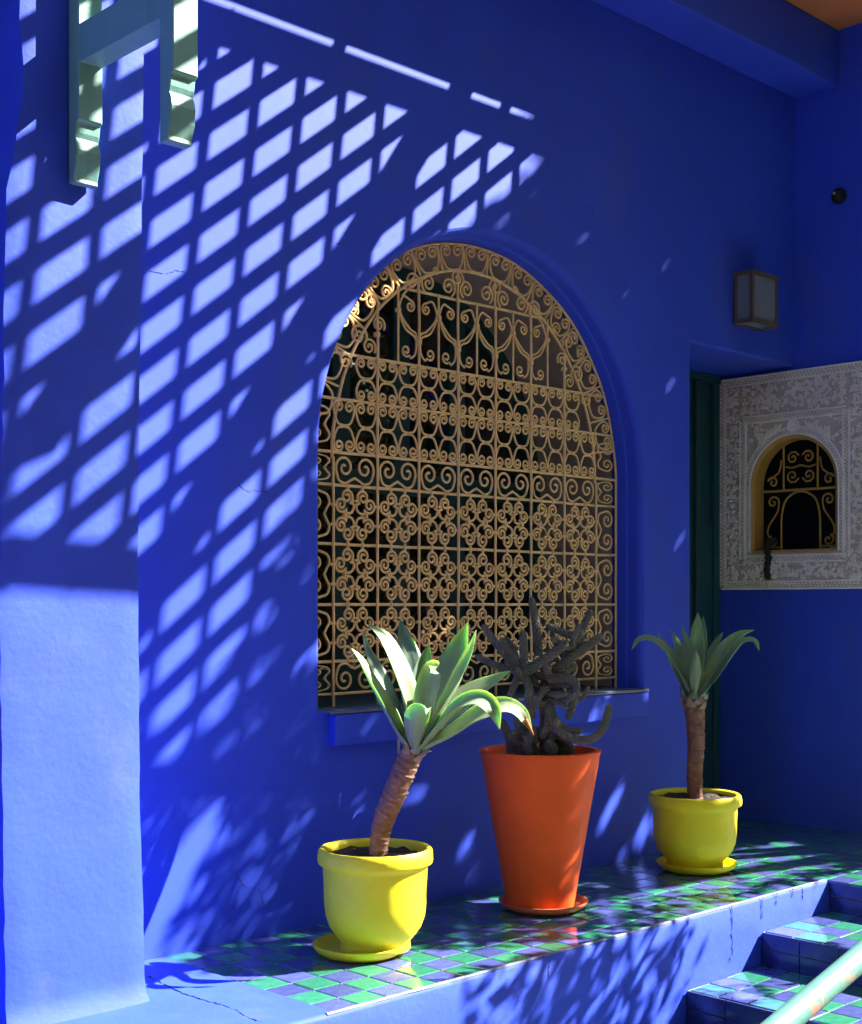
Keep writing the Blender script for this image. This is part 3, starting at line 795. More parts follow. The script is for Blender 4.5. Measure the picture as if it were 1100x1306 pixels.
# ================================================================== CARVED PANEL
cpn = thing('carved_panel', 'white carved stucco panel framing the small arched window', 'panel', (XB, WCY, Z(0.02)))
PYL, PYR, PZB, PZT = 1.1185*D, 0.872*D, Z(0.0215), Z(0.319)
XP = XB - 0.020
pn = MB(); so = small_outline(0.012)
rectx(pn, XP, so[0][0], PYL, PZB, PZT); rectx(pn, XP, PYR, so[-1][0], PZB, PZT); rectx(pn, XP, so[-1][0], so[0][0], PZB, so[0][1])
arc = so[1:-1]
for a, b in zip(arc[:-1], arc[1:]): pn.quad((XP,a[0],a[1]),(XP,b[0],b[1]),(XP,b[0],PZT),(XP,a[0],PZT))
pn.quad((XP,PYR,PZB),(XB+0.01,PYR,PZB),(XB+0.01,PYL,PZB),(XP,PYL,PZB)); pn.quad((XP,PYR,PZT),(XB+0.01,PYR,PZT),(XB+0.01,PYL,PZT),(XP,PYL,PZT))
pn.quad((XP,PYL,PZB),(XB+0.01,PYL,PZB),(XB+0.01,PYL,PZT),(XP,PYL,PZT)); pn.quad((XP,PYR,PZB),(XB+0.01,PYR,PZB),(XB+0.01,PYR,PZT),(XP,PYR,PZT))
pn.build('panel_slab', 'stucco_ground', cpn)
relief = MB()
def lozenge(yc, zc, a, b, h=0.006):          # little pyramid proud of the slab
    relief.add([(XP,yc-a,zc),(XP,yc,zc-b),(XP,yc+a,zc),(XP,yc,zc+b),(XP-h,yc,zc)], [(0,1,4),(1,2,4),(2,3,4),(3,0,4)])
def rope(pts, s=0.010):
    for a, b in zip(pts[:-1], pts[1:]):
        a, b = Vector(a), Vector(b); L = (b-a).length; n = max(1, int(L/(s*1.9)))
        nv = Vector((-(b-a).y, (b-a).x)).normalized()
        for i in range(n):
            c = a + (b-a)*((i+0.5)/n)
            for k in (-1, 1): 
                q = c + nv*k*s*0.62 + (b-a).normalized()*k*s*0.45
                lozenge(q.x, q.y, s*0.80, s*0.80, 0.013)
    for off in (-1, 1):
        for a, b in zip(pts[:-1], pts[1:]):
            a, b = Vector(a), Vector(b); nv = Vector((-(b-a).y, (b-a).x)).normalized()*off*s*1.75
            relief.tube([(XP-0.004, a.x+nv.x, a.y+nv.y), (XP-0.004, b.x+nv.x, b.y+nv.y)], 0.0055, 5)
o1 = 0.020
rope([(PYL-o1,PZB+o1),(PYL-o1,PZT-o1)]); rope([(PYL-o1,PZT-o1),(PYR+o1,PZT-o1)]); rope([(PYL-o1,PZB+o1),(PYR+o1,PZB+o1)])
IL, IR, IB, IT = WY1+0.058, WY0-0.058, WZB-0.045, WTOP+0.105
rope([(IL,IB),(IL,IT)], 0.009); rope([(IR,IB),(IR,IT)], 0.009); rope([(IL,IT),(IR,IT)], 0.009); rope([(IL,IB),(IR,IB)], 0.009)
rope([(q[0], q[1]) for q in small_outline(0.034)[1:-1]], 0.0085)
rope([(WY1+0.034, WZB-0.01), (WY1+0.034, WZS)], 0.0085); rope([(WY0-0.034, WZB-0.01), (WY0-0.034, WZS)], 0.0085)
# arabesque: small curls and leaves packed between the bands
def curl(yc, zc, r, a0, sgn):
    pts = []
    for i in range(11):
        a = a0 + sgn*i*0.62; rr = r*(1-0.075*i)
        pts.append((XP-0.006, yc+rr*math.cos(a), zc+rr*math.sin(a)))
    relief.tube(pts, [0.0052-0.00022*i for i in range(11)], 5, up=(1,0,0))
def leaflet(yc, zc, L, a, wd=0.35):
    d1 = Vector((math.cos(a), math.sin(a))); d2 = Vector((-d1.y, d1.x))
    P0 = Vector((yc, zc)); q = [P0, P0+d1*L*0.5+d2*L*wd*0.5, P0+d1*L, P0+d1*L*0.5-d2*L*wd*0.5]
    m_ = P0+d1*L*0.5
    relief.add([(XP,*v) for v in q]+[(XP-0.014,*m_)], [(0,1,4),(1,2,4),(2,3,4),(3,0,4)])
rnd = random.Random(3)
def fill(ya, yb, za, zb):
    ya, yb = min(ya,yb), max(ya,yb)
    n = int((yb-ya)*(zb-za)/0.00021)
    for _ in range(n):
        yc, zc = rnd.uniform(ya, yb), rnd.uniform(za, zb)
        if rnd.random() < 0.5: curl(yc, zc, rnd.uniform(0.0055, 0.012), rnd.uniform(0,6.28), rnd.choice((-1,1)))
        else: leaflet(yc, zc, rnd.uniform(0.012,0.026), rnd.uniform(0,6.28))
fill(IL+0.028, PYL-o1-0.028, PZB+0.05, PZT-0.05)
fill(IR+0.0, IL, IT+0.028, PZT-o1-0.028)
fill(PYR+o1, IL, PZB+o1+0.026, IB-0.024)
fill(PYR+o1+0.01, IR-0.026, PZB+0.05, PZT-0.05)
# spandrels
for _ in range(150):
    yc, zc = rnd.uniform(IR+0.02, IL-0.02), rnd.uniform(WZS, IT-0.02)
    e = ((yc-WCY)/(WRR+0.06))**2 + ((zc-WZS)/(WTOP-WZS+0.06))**2
    if e > 1.05 and abs(yc-WCY) > 0.05: curl(yc, zc, rnd.uniform(0.007,0.013), rnd.uniform(0,6.28), rnd.choice((-1,1)))
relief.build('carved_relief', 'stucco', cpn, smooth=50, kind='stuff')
md = MB()
n = 28; zc = IT-0.050
md.v = [Vector((XP, WCY+0.034*math.cos(2*math.pi*i/n), zc+0.034*math.sin(2*math.pi*i/n))) for i in range(n)] + [Vector((XP-0.010, WCY+0.030*math.cos(2*math.pi*i/n), zc+0.030*math.sin(2*math.pi*i/n))) for i in range(n)] + [Vector((XP-0.007, WCY+0.024*math.cos(2*math.pi*i/n), zc+0.024*math.sin(2*math.pi*i/n))) for i in range(n)]
for k in (0, 1):
    for i in range(n): md.f.append((k*n+i, k*n+(i+1)%n, (k+1)*n+(i+1)%n, (k+1)*n+i))
md.f.append(tuple(range(2*n, 3*n)))
md.build('medallion', 'stucco', cpn)
for sd in (-1, 1):
    for k in range(7):
        yc = WCY + sd*(0.062 + k*0.021); zc = IT-0.030-k*0.006
        L = 0.075 - 0.003*k + (0.03 if k > 3 else 0); a = R(-90) + sd*R(30-k*6)
        d1 = Vector((math.cos(a), math.sin(a))); d2 = Vector((-d1.y, d1.x)); lf = MB(); N = 8
        for i in range(N+1):
            t = i/N; wd = 0.0085*math.sin(math.pi*min(0.97, t*0.9+0.08))
            c = Vector((yc, zc)) + d1*L*t + d2*sd*0.016*t*t
            lf.v += [Vector((XP-0.001, *(c-d2*wd))), Vector((XP-0.013*math.sin(math.pi*(0.1+0.85*t)), *c)), Vector((XP-0.001, *(c+d2*wd)))]
        for i in range(N): lf.f += [(i*3, i*3+1, i*3+4, i*3+3), (i*3+1, i*3+2, i*3+5, i*3+4)]
        lf.build('carved_leaf', 'stucco', cpn, smooth=60)

# small window: ochre reveal, frame and scroll grille
sw = thing('small_grille', 'small ochre scroll grille in the arched hatch of the carved panel', 'grille', (XB+0.08, WCY, WZB))
rvl = MB(); A = small_outline(0.012); B_ = small_outline(-0.004)
for i in range(len(A)-1):
    rvl.quad((XP-0.002,A[i][0],A[i][1]),(XP-0.002,A[i+1][0],A[i+1][1]),(XP+0.008,B_[i+1][0],B_[i+1][1]),(XP+0.008,B_[i][0],B_[i][1]))
    rvl.quad((XP+0.008,B_[i][0],B_[i][1]),(XP+0.008,B_[i+1][0],B_[i+1][1]),(XB+0.066,B_[i+1][0],B_[i+1][1]),(XB+0.066,B_[i][0],B_[i][1]))
rvl.quad((XP-0.004,WY0,WZB-0.002),(XP-0.004,WY1,WZB-0.002),(XB+0.066,WY1,WZB-0.002),(XB+0.066,WY0,WZB-0.002))
rvl.box(XP-0.006, XB+0.01, WY0-0.006, WY1+0.006, WZB-0.016, WZB-0.0035)
rvl.build('hatch_reveal', 'ochre_paint', sw, smooth=40)
GX = XB + 0.045
def gt(name, pts, r=0.0055, sub=4, smooth_=True):
    m_ = MB(); pp = [(GX, WCY+a, b) for a, b in pts]
    if sub: pp = crom(pp, sub)
    m_.tube(pp, r, 6, up=(1,0,0)); m_.build(name, 'ochre_paint', sw, smooth=60)
zb, zm, zt_ = WZB, WZB+0.25*0+ (Z(0.158)-WZB), WTOP
hw = WRR-0.005
for a in (-0.105, 0.105): gt('upright', [(a, zb), (a, zb+0.10)], sub=0)
gt('crossbar', [(-hw, zm), (hw, zm)], 0.0065, 0)
for a in (-0.092, 0.092): gt('upright', [(a, zm), (a, WZS+(WTOP-WZS)*math.sqrt(1-(a/WRR)**2))], sub=0)
gt('hoop', [(-0.105, zb+0.10), (-0.103, zb+0.16), (-0.085, zm-0.055), (-0.045, zm-0.020), (0, zm-0.008), (0.045, zm-0.020), (0.085, zm-0.055), (0.103, zb+0.16), (0.105, zb+0.10)])
def sp2(cx, cz, r0, r1, a0, a1, n=12): return [(cx+(r0+(r1-r0)*i/n)*math.cos(R(a0+(a1-a0)*i/n)), cz+(r0+(r1-r0)*i/n)*math.sin(R(a0+(a1-a0)*i/n))) for i in range(n+1)]
for sd in (-1, 1):
    f_ = lambda pts: [(sd*a, b) for a, b in pts]
    gt('scroll', f_(sp2(0.042, zm+0.155, 0.004, 0.034, 0, 520)), 0.005, 1)
    gt('scroll', f_(sp2(0.044, zm+0.068, 0.004, 0.036, 0, -520)), 0.005, 1)
    gt('scroll', f_([(0.08, zm+0.115), (0.045, zm+0.108), (0.0, zm+0.118)]), 0.005, 4)
    gt('scroll', f_(sp2(0.152, zm+0.042, 0.004, 0.030, 90, 90-430) + [(0.118, zm+0.09), (0.105, zm+0.15)]), 0.005, 2)
    gt('scroll', f_(sp2(0.150, zm-0.055, 0.004, 0.032, 90, 90+440) + [(0.125, zm-0.10), (0.165, zm-0.155), (0.182, zm-0.20), (0.165, zb+0.055)] + sp2(0.148, zb+0.042, 0.030, 0.004, 60, -360)), 0.005, 2)
gt('foot_rail', [(-hw, zb+0.012), (-0.105, zb+0.012)], 0.0055, 0); gt('foot_rail', [(0.105, zb+0.012), (hw, zb+0.012)], 0.0055, 0)
pp = thing('paper_stack', 'pale folded papers lying inside the dark hatch window', 'papers', (XB+0.5, WCY-0.03, WZB+0.02))
for k in range(4):
    q = MB(); q.bbox(XB+0.30+0.05*k, XB+0.42+0.05*k, WCY-0.06-0.02*k, WCY+0.05-0.03*k, WZB+0.012*k+0.001, WZB+0.012*k+0.010, 0.001); q.build('sheet', 'paper', pp)
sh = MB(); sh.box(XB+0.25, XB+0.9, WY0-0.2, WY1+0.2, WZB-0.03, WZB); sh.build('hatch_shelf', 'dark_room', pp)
stp = MB(); pts = [(XP-0.012, 1.0375*D+0.004*math.sin(i*0.9), WZB+0.035-0.015*i) for i in range(13)]
pts = [(XB+0.02, 1.0345*D, WZB+0.045)] + pts
stp.tube(crom(pts, 2), [0.016+0.003*math.sin(i*1.7) for i in range(27)], 8, up=(1,0,0)); stp = stp.build('black_strap', 'black_cord', smooth=60, label='black woven strap hanging from the sill of the small hatch', category='strap')

# ================================================================== LANTERN, DOME
la = thing('wall_lantern', 'boxy wooden wall lantern with frosted panes above the doorway', 'lantern', (1.545*D, WALL_Y, Z(0.36)))
LX0, LX1, LY0, LY1, LZ0, LZ1 = 1.516*D, 1.5754*D, 0.971*D, WALL_Y-0.004, Z(0.361), Z(0.428)
bw = 0.016
for xx in (LX0, LX1-bw):
    for yy in (LY0, LY1-bw):
        m_ = MB(); m_.bbox(xx, xx+bw, yy, yy+bw, LZ0+0.0221, LZ1-0.0181, 0.002); m_.build('corner_post', 'lantern_wood', la)
m_ = MB(); m_.bbox(LX0-0.004, LX1+0.004, LY0-0.004, LY1, LZ1-0.018, LZ1, 0.002); m_.build('top_board', 'lantern_wood', la)
m_ = MB()
for a in ((LX0-0.003, LX1+0.003, LY0-0.003, LY0+0.016), (LX0-0.003, LX1+0.003, LY1-0.016, LY1), (LX0-0.003, LX0+0.016, LY0+0.0162, LY1-0.0162), (LX1-0.016, LX1+0.003, LY0+0.0162, LY1-0.0162)):
    m_.bbox(*a, LZ0, LZ0+0.022, 0.002)
m_.build('bottom_frame', 'lantern_wood', la)
for a in ((LX0+bw, LX1-bw, LY0+0.004, LY0+0.008), (LX0+0.004, LX0+0.008, LY0+bw, LY1-bw), (LX1-0.008, LX1-0.004, LY0+bw, LY1-bw)):
    m_ = MB(); m_.box(*a, LZ0+0.022, LZ1-0.018); m_.build('pane', 'frosted_glass', la)
m_ = MB(); m_.box(LX0+0.0165, LX1-0.0165, LY0+0.0165, LY1-0.0165, LZ0+0.006, LZ0+0.010); m_.build('bottom_pane', 'frosted_glass', la)

dm = thing('dome_camera', 'small black round security camera on the end wall', 'camera', (XB, 0.933*D, Z(0.544)))
m_ = MB(); R0_ = 0.040
def lathe_x(mb, prof, c, seg=28):
    n = len(prof); o = len(mb.v)
    for r, d in prof:
        for k in range(seg): th = 2*math.pi*k/seg; mb.v.append(Vector((c[0]-d, c[1]+r*math.cos(th), c[2]+r*math.sin(th))))
    for i in range(n-1):
        for k in range(seg): mb.f.append((o+i*seg+k, o+i*seg+(k+1)%seg, o+(i+1)*seg+(k+1)%seg, o+(i+1)*seg+k))
    mb.f.append(tuple(o+(n-1)*seg+k for k in range(seg)))
lathe_x(m_, [(0.036,0),(0.036,0.016),(0.032,0.020)], (XB, 0.933*D, Z(0.544))); m_.build('base', 'black_plastic', dm, smooth=40)
m_ = MB(); lathe_x(m_, [(0.030,0.020)]+[(0.030*math.cos(a*math.pi/18), 0.020+0.026*math.sin(a*math.pi/18)) for a in range(1,9)], (XB, 0.933*D, Z(0.544))); m_.build('dome', 'black_plastic', dm, smooth=60)
m_ = MB(); lathe_x(m_, [(0.007,0.042),(0.007,0.047),(0.004,0.048)], (XB, 0.933*D+0.004, Z(0.544)+0.006)); m_.build('lens_ring', 'paper', dm, smooth=40)

# ================================================================== HANDRAIL
rd = 0.83
ra = at(1036, 1274, rd*D*0.80)
hr = thing('handrail', 'mint green pipe handrail with flaking paint beside the steps', 'handrail', (ra.x, ra.y, GROUND))
rdir = Vector((1, 0, 0.245)).normalized()
p0, p1 = ra - rdir*1.9, ra + rdir*3.2
m_ = MB(); m_.tube([p0 + (p1-p0)*i/24 for i in range(25)], 0.0225, 20); m_.build('pipe', 'rail_paint', hr, smooth=60)
for k in (-1.6, 1.7, 2.9):
    q = ra + rdir*k; m_ = MB(); m_.tube([(q.x, q.y, GROUND), (q.x, q.y, q.z-0.02)], 0.02, 14); m_.build('upright', 'rail_paint', hr, smooth=60)

# ================================================================== POTS
def pot_profile_yellow(r, h):        # outside up, over the rim, down inside
    return [(r*0.50,0.0),(r*0.60,0.002),(r*0.615,0.02*h),(r*0.60,0.07*h),(r*0.615,0.10*h),(r*0.70,0.155*h),(r*0.80,0.235*h),(r*0.865,0.34*h),(r*0.89,0.46*h),(r*0.895,0.62*h),(r*0.905,0.80*h),
            (r*0.925,0.835*h),(r*0.985,0.85*h),(r*1.0,0.875*h),(r*1.0,0.93*h),(r*0.985,0.975*h),(r*0.95,1.0*h),(r*0.90,0.995*h),(r*0.86,0.97*h),(r*0.84,0.90*h),(r*0.83,0.80*h)]
def saucer_profile(r, h):
    return [(r*0.72,0),(r*0.80,0.004),(r*0.93,h*0.45),(r*0.99,h*0.80),(r*1.0,h*0.95),(r*0.975,h),(r*0.94,h*0.93),(r*0.88,h*0.60),(r*0.80,h*0.42),(r*0.3,h*0.38)]
def soil_part(c, r, z, parent):
    m_ = MB(); seg, rg = 32, 7; c = Vector(c)
    m_.v.append(c + Vector((0,0,z+0.01)))
    for j in range(1, rg+1):
        for k in range(seg):
            th = 2*math.pi*k/seg; rr = r*j/rg
            m_.v.append(c + Vector((rr*math.cos(th), rr*math.sin(th), z + 0.012*noise.noise(Vector((rr*math.cos(th)*30, rr*math.sin(th)*30, c.x))))))
    for k in range(seg): m_.f.append((0, 1+k, 1+(k+1)%seg))
    for j in range(rg-1):
        for k in range(seg): m_.f.append((1+j*seg+k, 1+(j+1)*seg+k, 1+(j+1)*seg+(k+1)%seg, 1+j*seg+(k+1)%seg))
    return m_.build('soil', 'soil', parent)

PL = Vector((2.767, 3.087, BT)); SLc = Vector((2.732, 3.117, BT))
PO = Vector((3.593, 3.144, BT)); PR = Vector((4.547, 3.171, BT))
# left yellow pot
rL, hL = 0.174, 0.306
tl = thing('yellow_pot', 'bigger yellow pot holding the leaning agave, left end of the ledge', 'pot', tuple(PL), 'yellow pots on the ledge')
m_ = MB(); m_.lathe(pot_profile_yellow(rL, hL), PL + Vector((0,0,0.016)), 64, 0.012); m_.build('body', 'yellow_paint', tl, smooth=50)
soil_part(PL, rL*0.855, hL*0.925+0.016, tl)
sl_ = thing('pot_saucer', 'yellow saucer under the leaning agave pot', 'saucer', tuple(SLc), 'saucers under the pots')
m_ = MB(); m_.lathe(saucer_profile(0.144, 0.036), SLc + Vector((0,0,0.001)), 56, 0.012); m_.build('dish', 'yellow_paint', sl_, smooth=50)
# right yellow pot
rR, hR = 0.182, 0.290
tr_ = thing('yellow_pot', 'yellow pot holding the upright agave, right end of the ledge', 'pot', tuple(PR), 'yellow pots on the ledge')
m_ = MB(); m_.lathe(pot_profile_yellow(rR, hR), PR + Vector((-0.004,0.002,0.016)), 64, 0.012); m_.build('body', 'yellow_paint', tr_, smooth=50)
soil_part(PR, rR*0.855, hR*0.935+0.016, tr_)
sr_ = thing('pot_saucer', 'yellow saucer under the upright agave pot', 'saucer', tuple(PR), 'saucers under the pots')
m_ = MB(); m_.lathe(saucer_profile(0.158, 0.036), PR + Vector((0.004,0,0.001)), 56, 0.012); m_.build('dish', 'yellow_paint', sr_, smooth=50)
# orange pot
hO = 0.538
to_ = thing('orange_pot', 'tall tapered orange-red pot holding the cactus', 'pot', tuple(PO))
prof = [(0.105,0.0),(0.118,0.003),(0.120,0.02)] + [(0.120+(0.208-0.120)*t, hO*(0.02/hO+t*(1-0.02/hO-0.006))) for t in (0.15,0.3,0.45,0.6,0.75,0.88,0.97)] + [(0.210,hO-0.004),(0.209,hO-0.001),(0.206,hO),(0.191,hO),(0.188,hO-0.004),(0.182,hO-0.05),(0.172,hO-0.09)]
m_ = MB(); m_.lathe(prof, PO + Vector((-0.010,0.0,0.014)), 72, 0.004); m_.build('body', 'orange_paint', to_, smooth=50)
soil_part(PO + Vector((-0.01,0,0)), 0.178, hO-0.06, to_)
so_ = thing('pot_saucer', 'orange saucer under the tall orange-red pot', 'saucer', tuple(PO), 'saucers under the pots')
m_ = MB(); m_.lathe(saucer_profile(0.156, 0.032), PO + Vector((0.002,-0.004,0.001)), 56, 0.01); m_.build('dish', 'orange_saucer', so_, smooth=50)

# ================================================================== AGAVES
def agave_leaf(parent, pts, W, m, face=None, tip=False, base=0.5, cup=0.20, mx=0.52):
    cl_ = crom(pts, 7); n = len(cl_); NA = 8
    L = [0.0]
    for a, b in zip(cl_[:-1], cl_[1:]): L.append(L[-1] + (b-a).length)
    fv = Vector((VY, -VX, 0))*face[0] + TOCAM*face[1] + Vector((0,0,1))*face[2]
    m_ = MB()
    for i, p in enumerate(cl_):
        t = L[i]/L[-1]; T = (cl_[min(i+1,n-1)] - cl_[max(i-1,0)]).normalized()
        N = fv - T*fv.dot(T); N.normalize(); B = T.cross(N)
        if t < mx: wd = base + (1-base)*math.sin(0.5*math.pi*t/mx)**1.2
        else: wd = max(0.0, math.cos(0.5*math.pi*((t-mx)/(1-mx))))**0.85
        wd = max(wd, 0.012)*W*0.50
        for k in range(NA+1):
            s = -1 + 2*k/NA
            dn = cup*W*(abs(s)**1.5-0.4)*(1-0.5*t) + 0.0045*math.sin(8*t+4*s+W*90)*abs(s)
            m_.v.append(p + B*(s*wd) + N*dn*min(1, wd/(W*0.25)))
        for k in range(NA+1):
            s = -1 + 2*k/NA
            dn = cup*W*(abs(s)**1.5-0.4)*(1-0.5*t) + 0.0045*math.sin(8*t+4*s+W*90)*abs(s)
            th = (0.0012 + 0.010*(1-s*s)*(1-t)*W/0.09)
            m_.v.append(p + B*(s*wd*0.995) + N*dn*min(1, wd/(W*0.25)) - N*th)
    st = 2*(NA+1)
    for i in range(n-1):
        for k in range(NA):
            a = i*st+k; b = a+st
            m_.f.append((a, a+1, b+1, b)); m_.f.append((a+NA+1, b+NA+1, b+NA+2, a+NA+2))
        for k in (0, NA):
            a = i*st+k; b = a+st
            m_.f.append((a, b, b+NA+1, a+NA+1))
    o_ = m_.build('leaf', m, parent, smooth=70, fix=True)
    if tip:
        t_ = MB(); e = cl_[-1]; d = (cl_[-1]-cl_[-4]).normalized()
        t_.tube([cl_[-5], cl_[-3], e, e+d*0.010], [0.0075, 0.0055, 0.003, 0.0008], 6); t_.build('leaf_tip', 'leaf_tip', o_, smooth=60)
    return o_
def trunk_mesh(parent, pts, radii, ringlen=0.014, seg=22):
    pl = crom(pts, 14); n = len(pl); m_ = MB()
    L = [0.0]
    for a, b in zip(pl[:-1], pl[1:]): L.append(L[-1]+(b-a).length)
    fine = []; N2 = int(L[-1]/0.0028)
    for i in range(N2+1):
        s = L[-1]*i/N2; k = 0
        while k < n-2 and L[k+1] < s: k += 1
        f_ = (s-L[k])/max(1e-6, L[k+1]-L[k]); fine.append(pl[k].lerp(pl[k+1], f_))
    a = Vector((1,0,0)); o = 0
    for i, p in enumerate(fine):
        T = (fine[min(i+1,N2)]-fine[max(i-1,0)]).normalized(); a = (a-T*a.dot(T)).normalized(); b = T.cross(a); s = i/N2
        kk = s*(len(radii)-1); k0 = min(int(kk), len(radii)-2); r = radii[k0]+(radii[k0+1]-radii[k0])*(kk-k0)
        for k in range(seg):
            th = 2*math.pi*k/seg
            ph = (s*L[-1] + 0.008*noise.noise(Vector((math.cos(th)*1.5, math.sin(th)*1.5, s*9))))/ringlen + 0.35*noise.noise(Vector((s*14, pts[0][0], 0)))
            rg = (ph % 1.0)
            rr = r*(1 + (0.10+0.10*noise.noise(Vector((math.floor(ph)*1.7, 0.3, math.cos(th)))))*(rg**2) - 0.05 + 0.12*noise.noise(Vector((math.cos(th)*3, math.sin(th)*3, s*22+pts[0][0]))))
            m_.v.append(p + a*math.cos(th)*rr + b*math.sin(th)*rr)
    for i in range(N2):
        for k in range(seg): m_.f.append((i*seg+k, i*seg+(k+1)%seg, (i+1)*seg+(k+1)%seg, (i+1)*seg+k))
    m_.f.append(tuple(N2*seg+k for k in range(seg)))
    return m_.build('trunk', 'bark', parent, smooth=60)
def scales(parent, c, axis, r, n, m, seed, L=0.05, w=0.03):
    rr = random.Random(seed); c = Vector(c); axis = Vector(axis).normalized()
    for k in range(n):
        th = k*2.4; d = Vector((math.cos(th), math.sin(th), 0)); d = (d-axis*d.dot(axis)).normalized()
        z0 = axis*(-0.035+0.055*k/n)
        p = [c+z0+d*r*0.75, c+z0+d*(r*1.12)+axis*L*0.25, c+z0+d*(r*1.28)+axis*L*0.55, c+z0+d*(r*(1.30+0.35*rr.random()))+axis*L*rr.uniform(0.7,1.0)]
        m2 = MB(); cc = crom(p, 3); sd = axis.cross(d)
        for i, q in enumerate(cc):
            t = i/(len(cc)-1); wd = w*(1-t**2)*0.6+0.001
            m2.v += [q-sd*wd-d*0.006, q+d*0.003, q+sd*wd-d*0.006]
        for i in range(len(cc)-1): m2.f += [(i*3,i*3+1,i*3+4,i*3+3),(i*3+1,i*3+2,i*3+5,i*3+4)]
        m2.build('leaf_base', m if k > n*0.45 else 'dry_leaf', parent, smooth=60)

dL = 4.14
al = thing('leaning_agave', 'large pale green agave on a leaning bare trunk, in the left yellow pot', 'agave', (PL.x, PL.y, BT+0.27), 'potted agaves')
def lp(px, py, dd): return at(px, py, dL) + TOCAM*dd
trunk_mesh(al, [lp(482,1106,0.0), lp(484,1075,0.0), lp(490,1045,0.0), lp(504,1010,0.01), lp(516,980,0.015), lp(529,950,0.02)], [0.0265, 0.029, 0.033, 0.036, 0.037, 0.036], 0.019)
cb_ = lp(530, 946, 0.02); ax = (lp(529,950,0.02)-lp(516,980,0.015))
cb_ = lp(526, 957, 0.02)
scales(al, cb_, ax, 0.034, 14, 'agave_leaf', 5)
LE = [
 ([(522,948,-0.01),(500,902,-0.06),(480,860,-0.10),(467,832,-0.125),(461,806,-0.135)], 0.062, 'agave_leaf_dark', (0.6, 0.6, 0.5), False),
 ([(528,946,-0.01),(528,890,-0.09),(522,845,-0.14),(514,812,-0.165),(509,791,-0.17)], 0.088, 'agave_leaf_dark', (0.2, 0.9, 0.3), False),
 ([(536,946,-0.00),(556,895,-0.06),(577,850,-0.10),(590,818,-0.12),(598,795,-0.125)], 0.105, 'agave_leaf', (-0.25, 0.8, 0.4), False),
 ([(538,948,0.0),(572,912,-0.06),(606,884,-0.09),(634,869,-0.10),(654,858,-0.10)], 0.098, 'agave_leaf', (-0.3, 0.55, 0.75), False),
 ([(536,947,0.03),(558,908,0.045),(582,868,0.05),(598,832,0.04),(607,803,0.03)], 0.074, 'agave_leaf', (-0.75, 0.3, 0.5), False),
 ([(530,947,0.02),(523,895,0.035),(510,850,0.03),(492,815,0.01),(469,796,-0.01)], 0.092, 'agave_leaf', (0.75, 0.55, 0.45), False),
 ([(522,949,0.03),(502,915,0.06),(480,872,0.085),(464,842,0.09),(451,826,0.085)], 0.082, 'agave_leaf', (0.75, 0.3, 0.6), False),
 ([(533,948,0.03),(541,905,0.050),(547,872,0.055),(551,853,0.065),(553,847,0.095),(551,856,0.125)], 0.074, 'agave_leaf', (0, 0.8, 0.5), False),
 ([(538,949,0.04),(558,922,0.085),(582,897,0.12),(608,887,0.145),(626,899,0.16),(634,924,0.165)], 0.078, 'agave_leaf', (-0.35, 0.35, 0.85), False),
 ([(538,950,0.03),(572,932,0.06),(608,910,0.085),(638,897,0.095),(660,904,0.10),(676,930,0.10)], 0.084, 'agave_leaf', (-0.25, 0.45, 0.85), True),
 ([(530,950,0.05),(531,922,0.10),(535,903,0.145),(541,895,0.18),(545,905,0.215)], 0.074, 'agave_leaf', (0, -0.75, 0.65), False),
]
LE += [
 ([(531,946,0.0),(536,895,-0.03),(541,850,-0.05),(548,822,-0.06)], 0.070, 'agave_leaf_dark', (0.1, 0.9, 0.3), False),
 ([(537,948,0.02),(566,915,0.02),(598,892,0.02),(622,884,0.02)], 0.060, 'agave_leaf', (-0.3, 0.5, 0.8), False),
 ([(524,949,0.01),(510,925,0.03),(494,898,0.05),(484,880,0.06)], 0.058, 'agave_leaf_dark', (0.7, 0.4, 0.6), False)]
for pts, W, m, ro, tp in LE:
    agave_leaf(al, [lp(*p) for p in pts], W, m, ro, tp)
for k in range(4):                    # rosette heart: closed young leaves
    agave_leaf(al, [lp(531+k,946,0.02), lp(533+3*k,905,0.02+0.01*k), lp(536+4*k,880-4*k,0.02)], 0.05, 'agave_leaf', (math.cos(k*1.7), math.sin(k*1.7), 0.3))

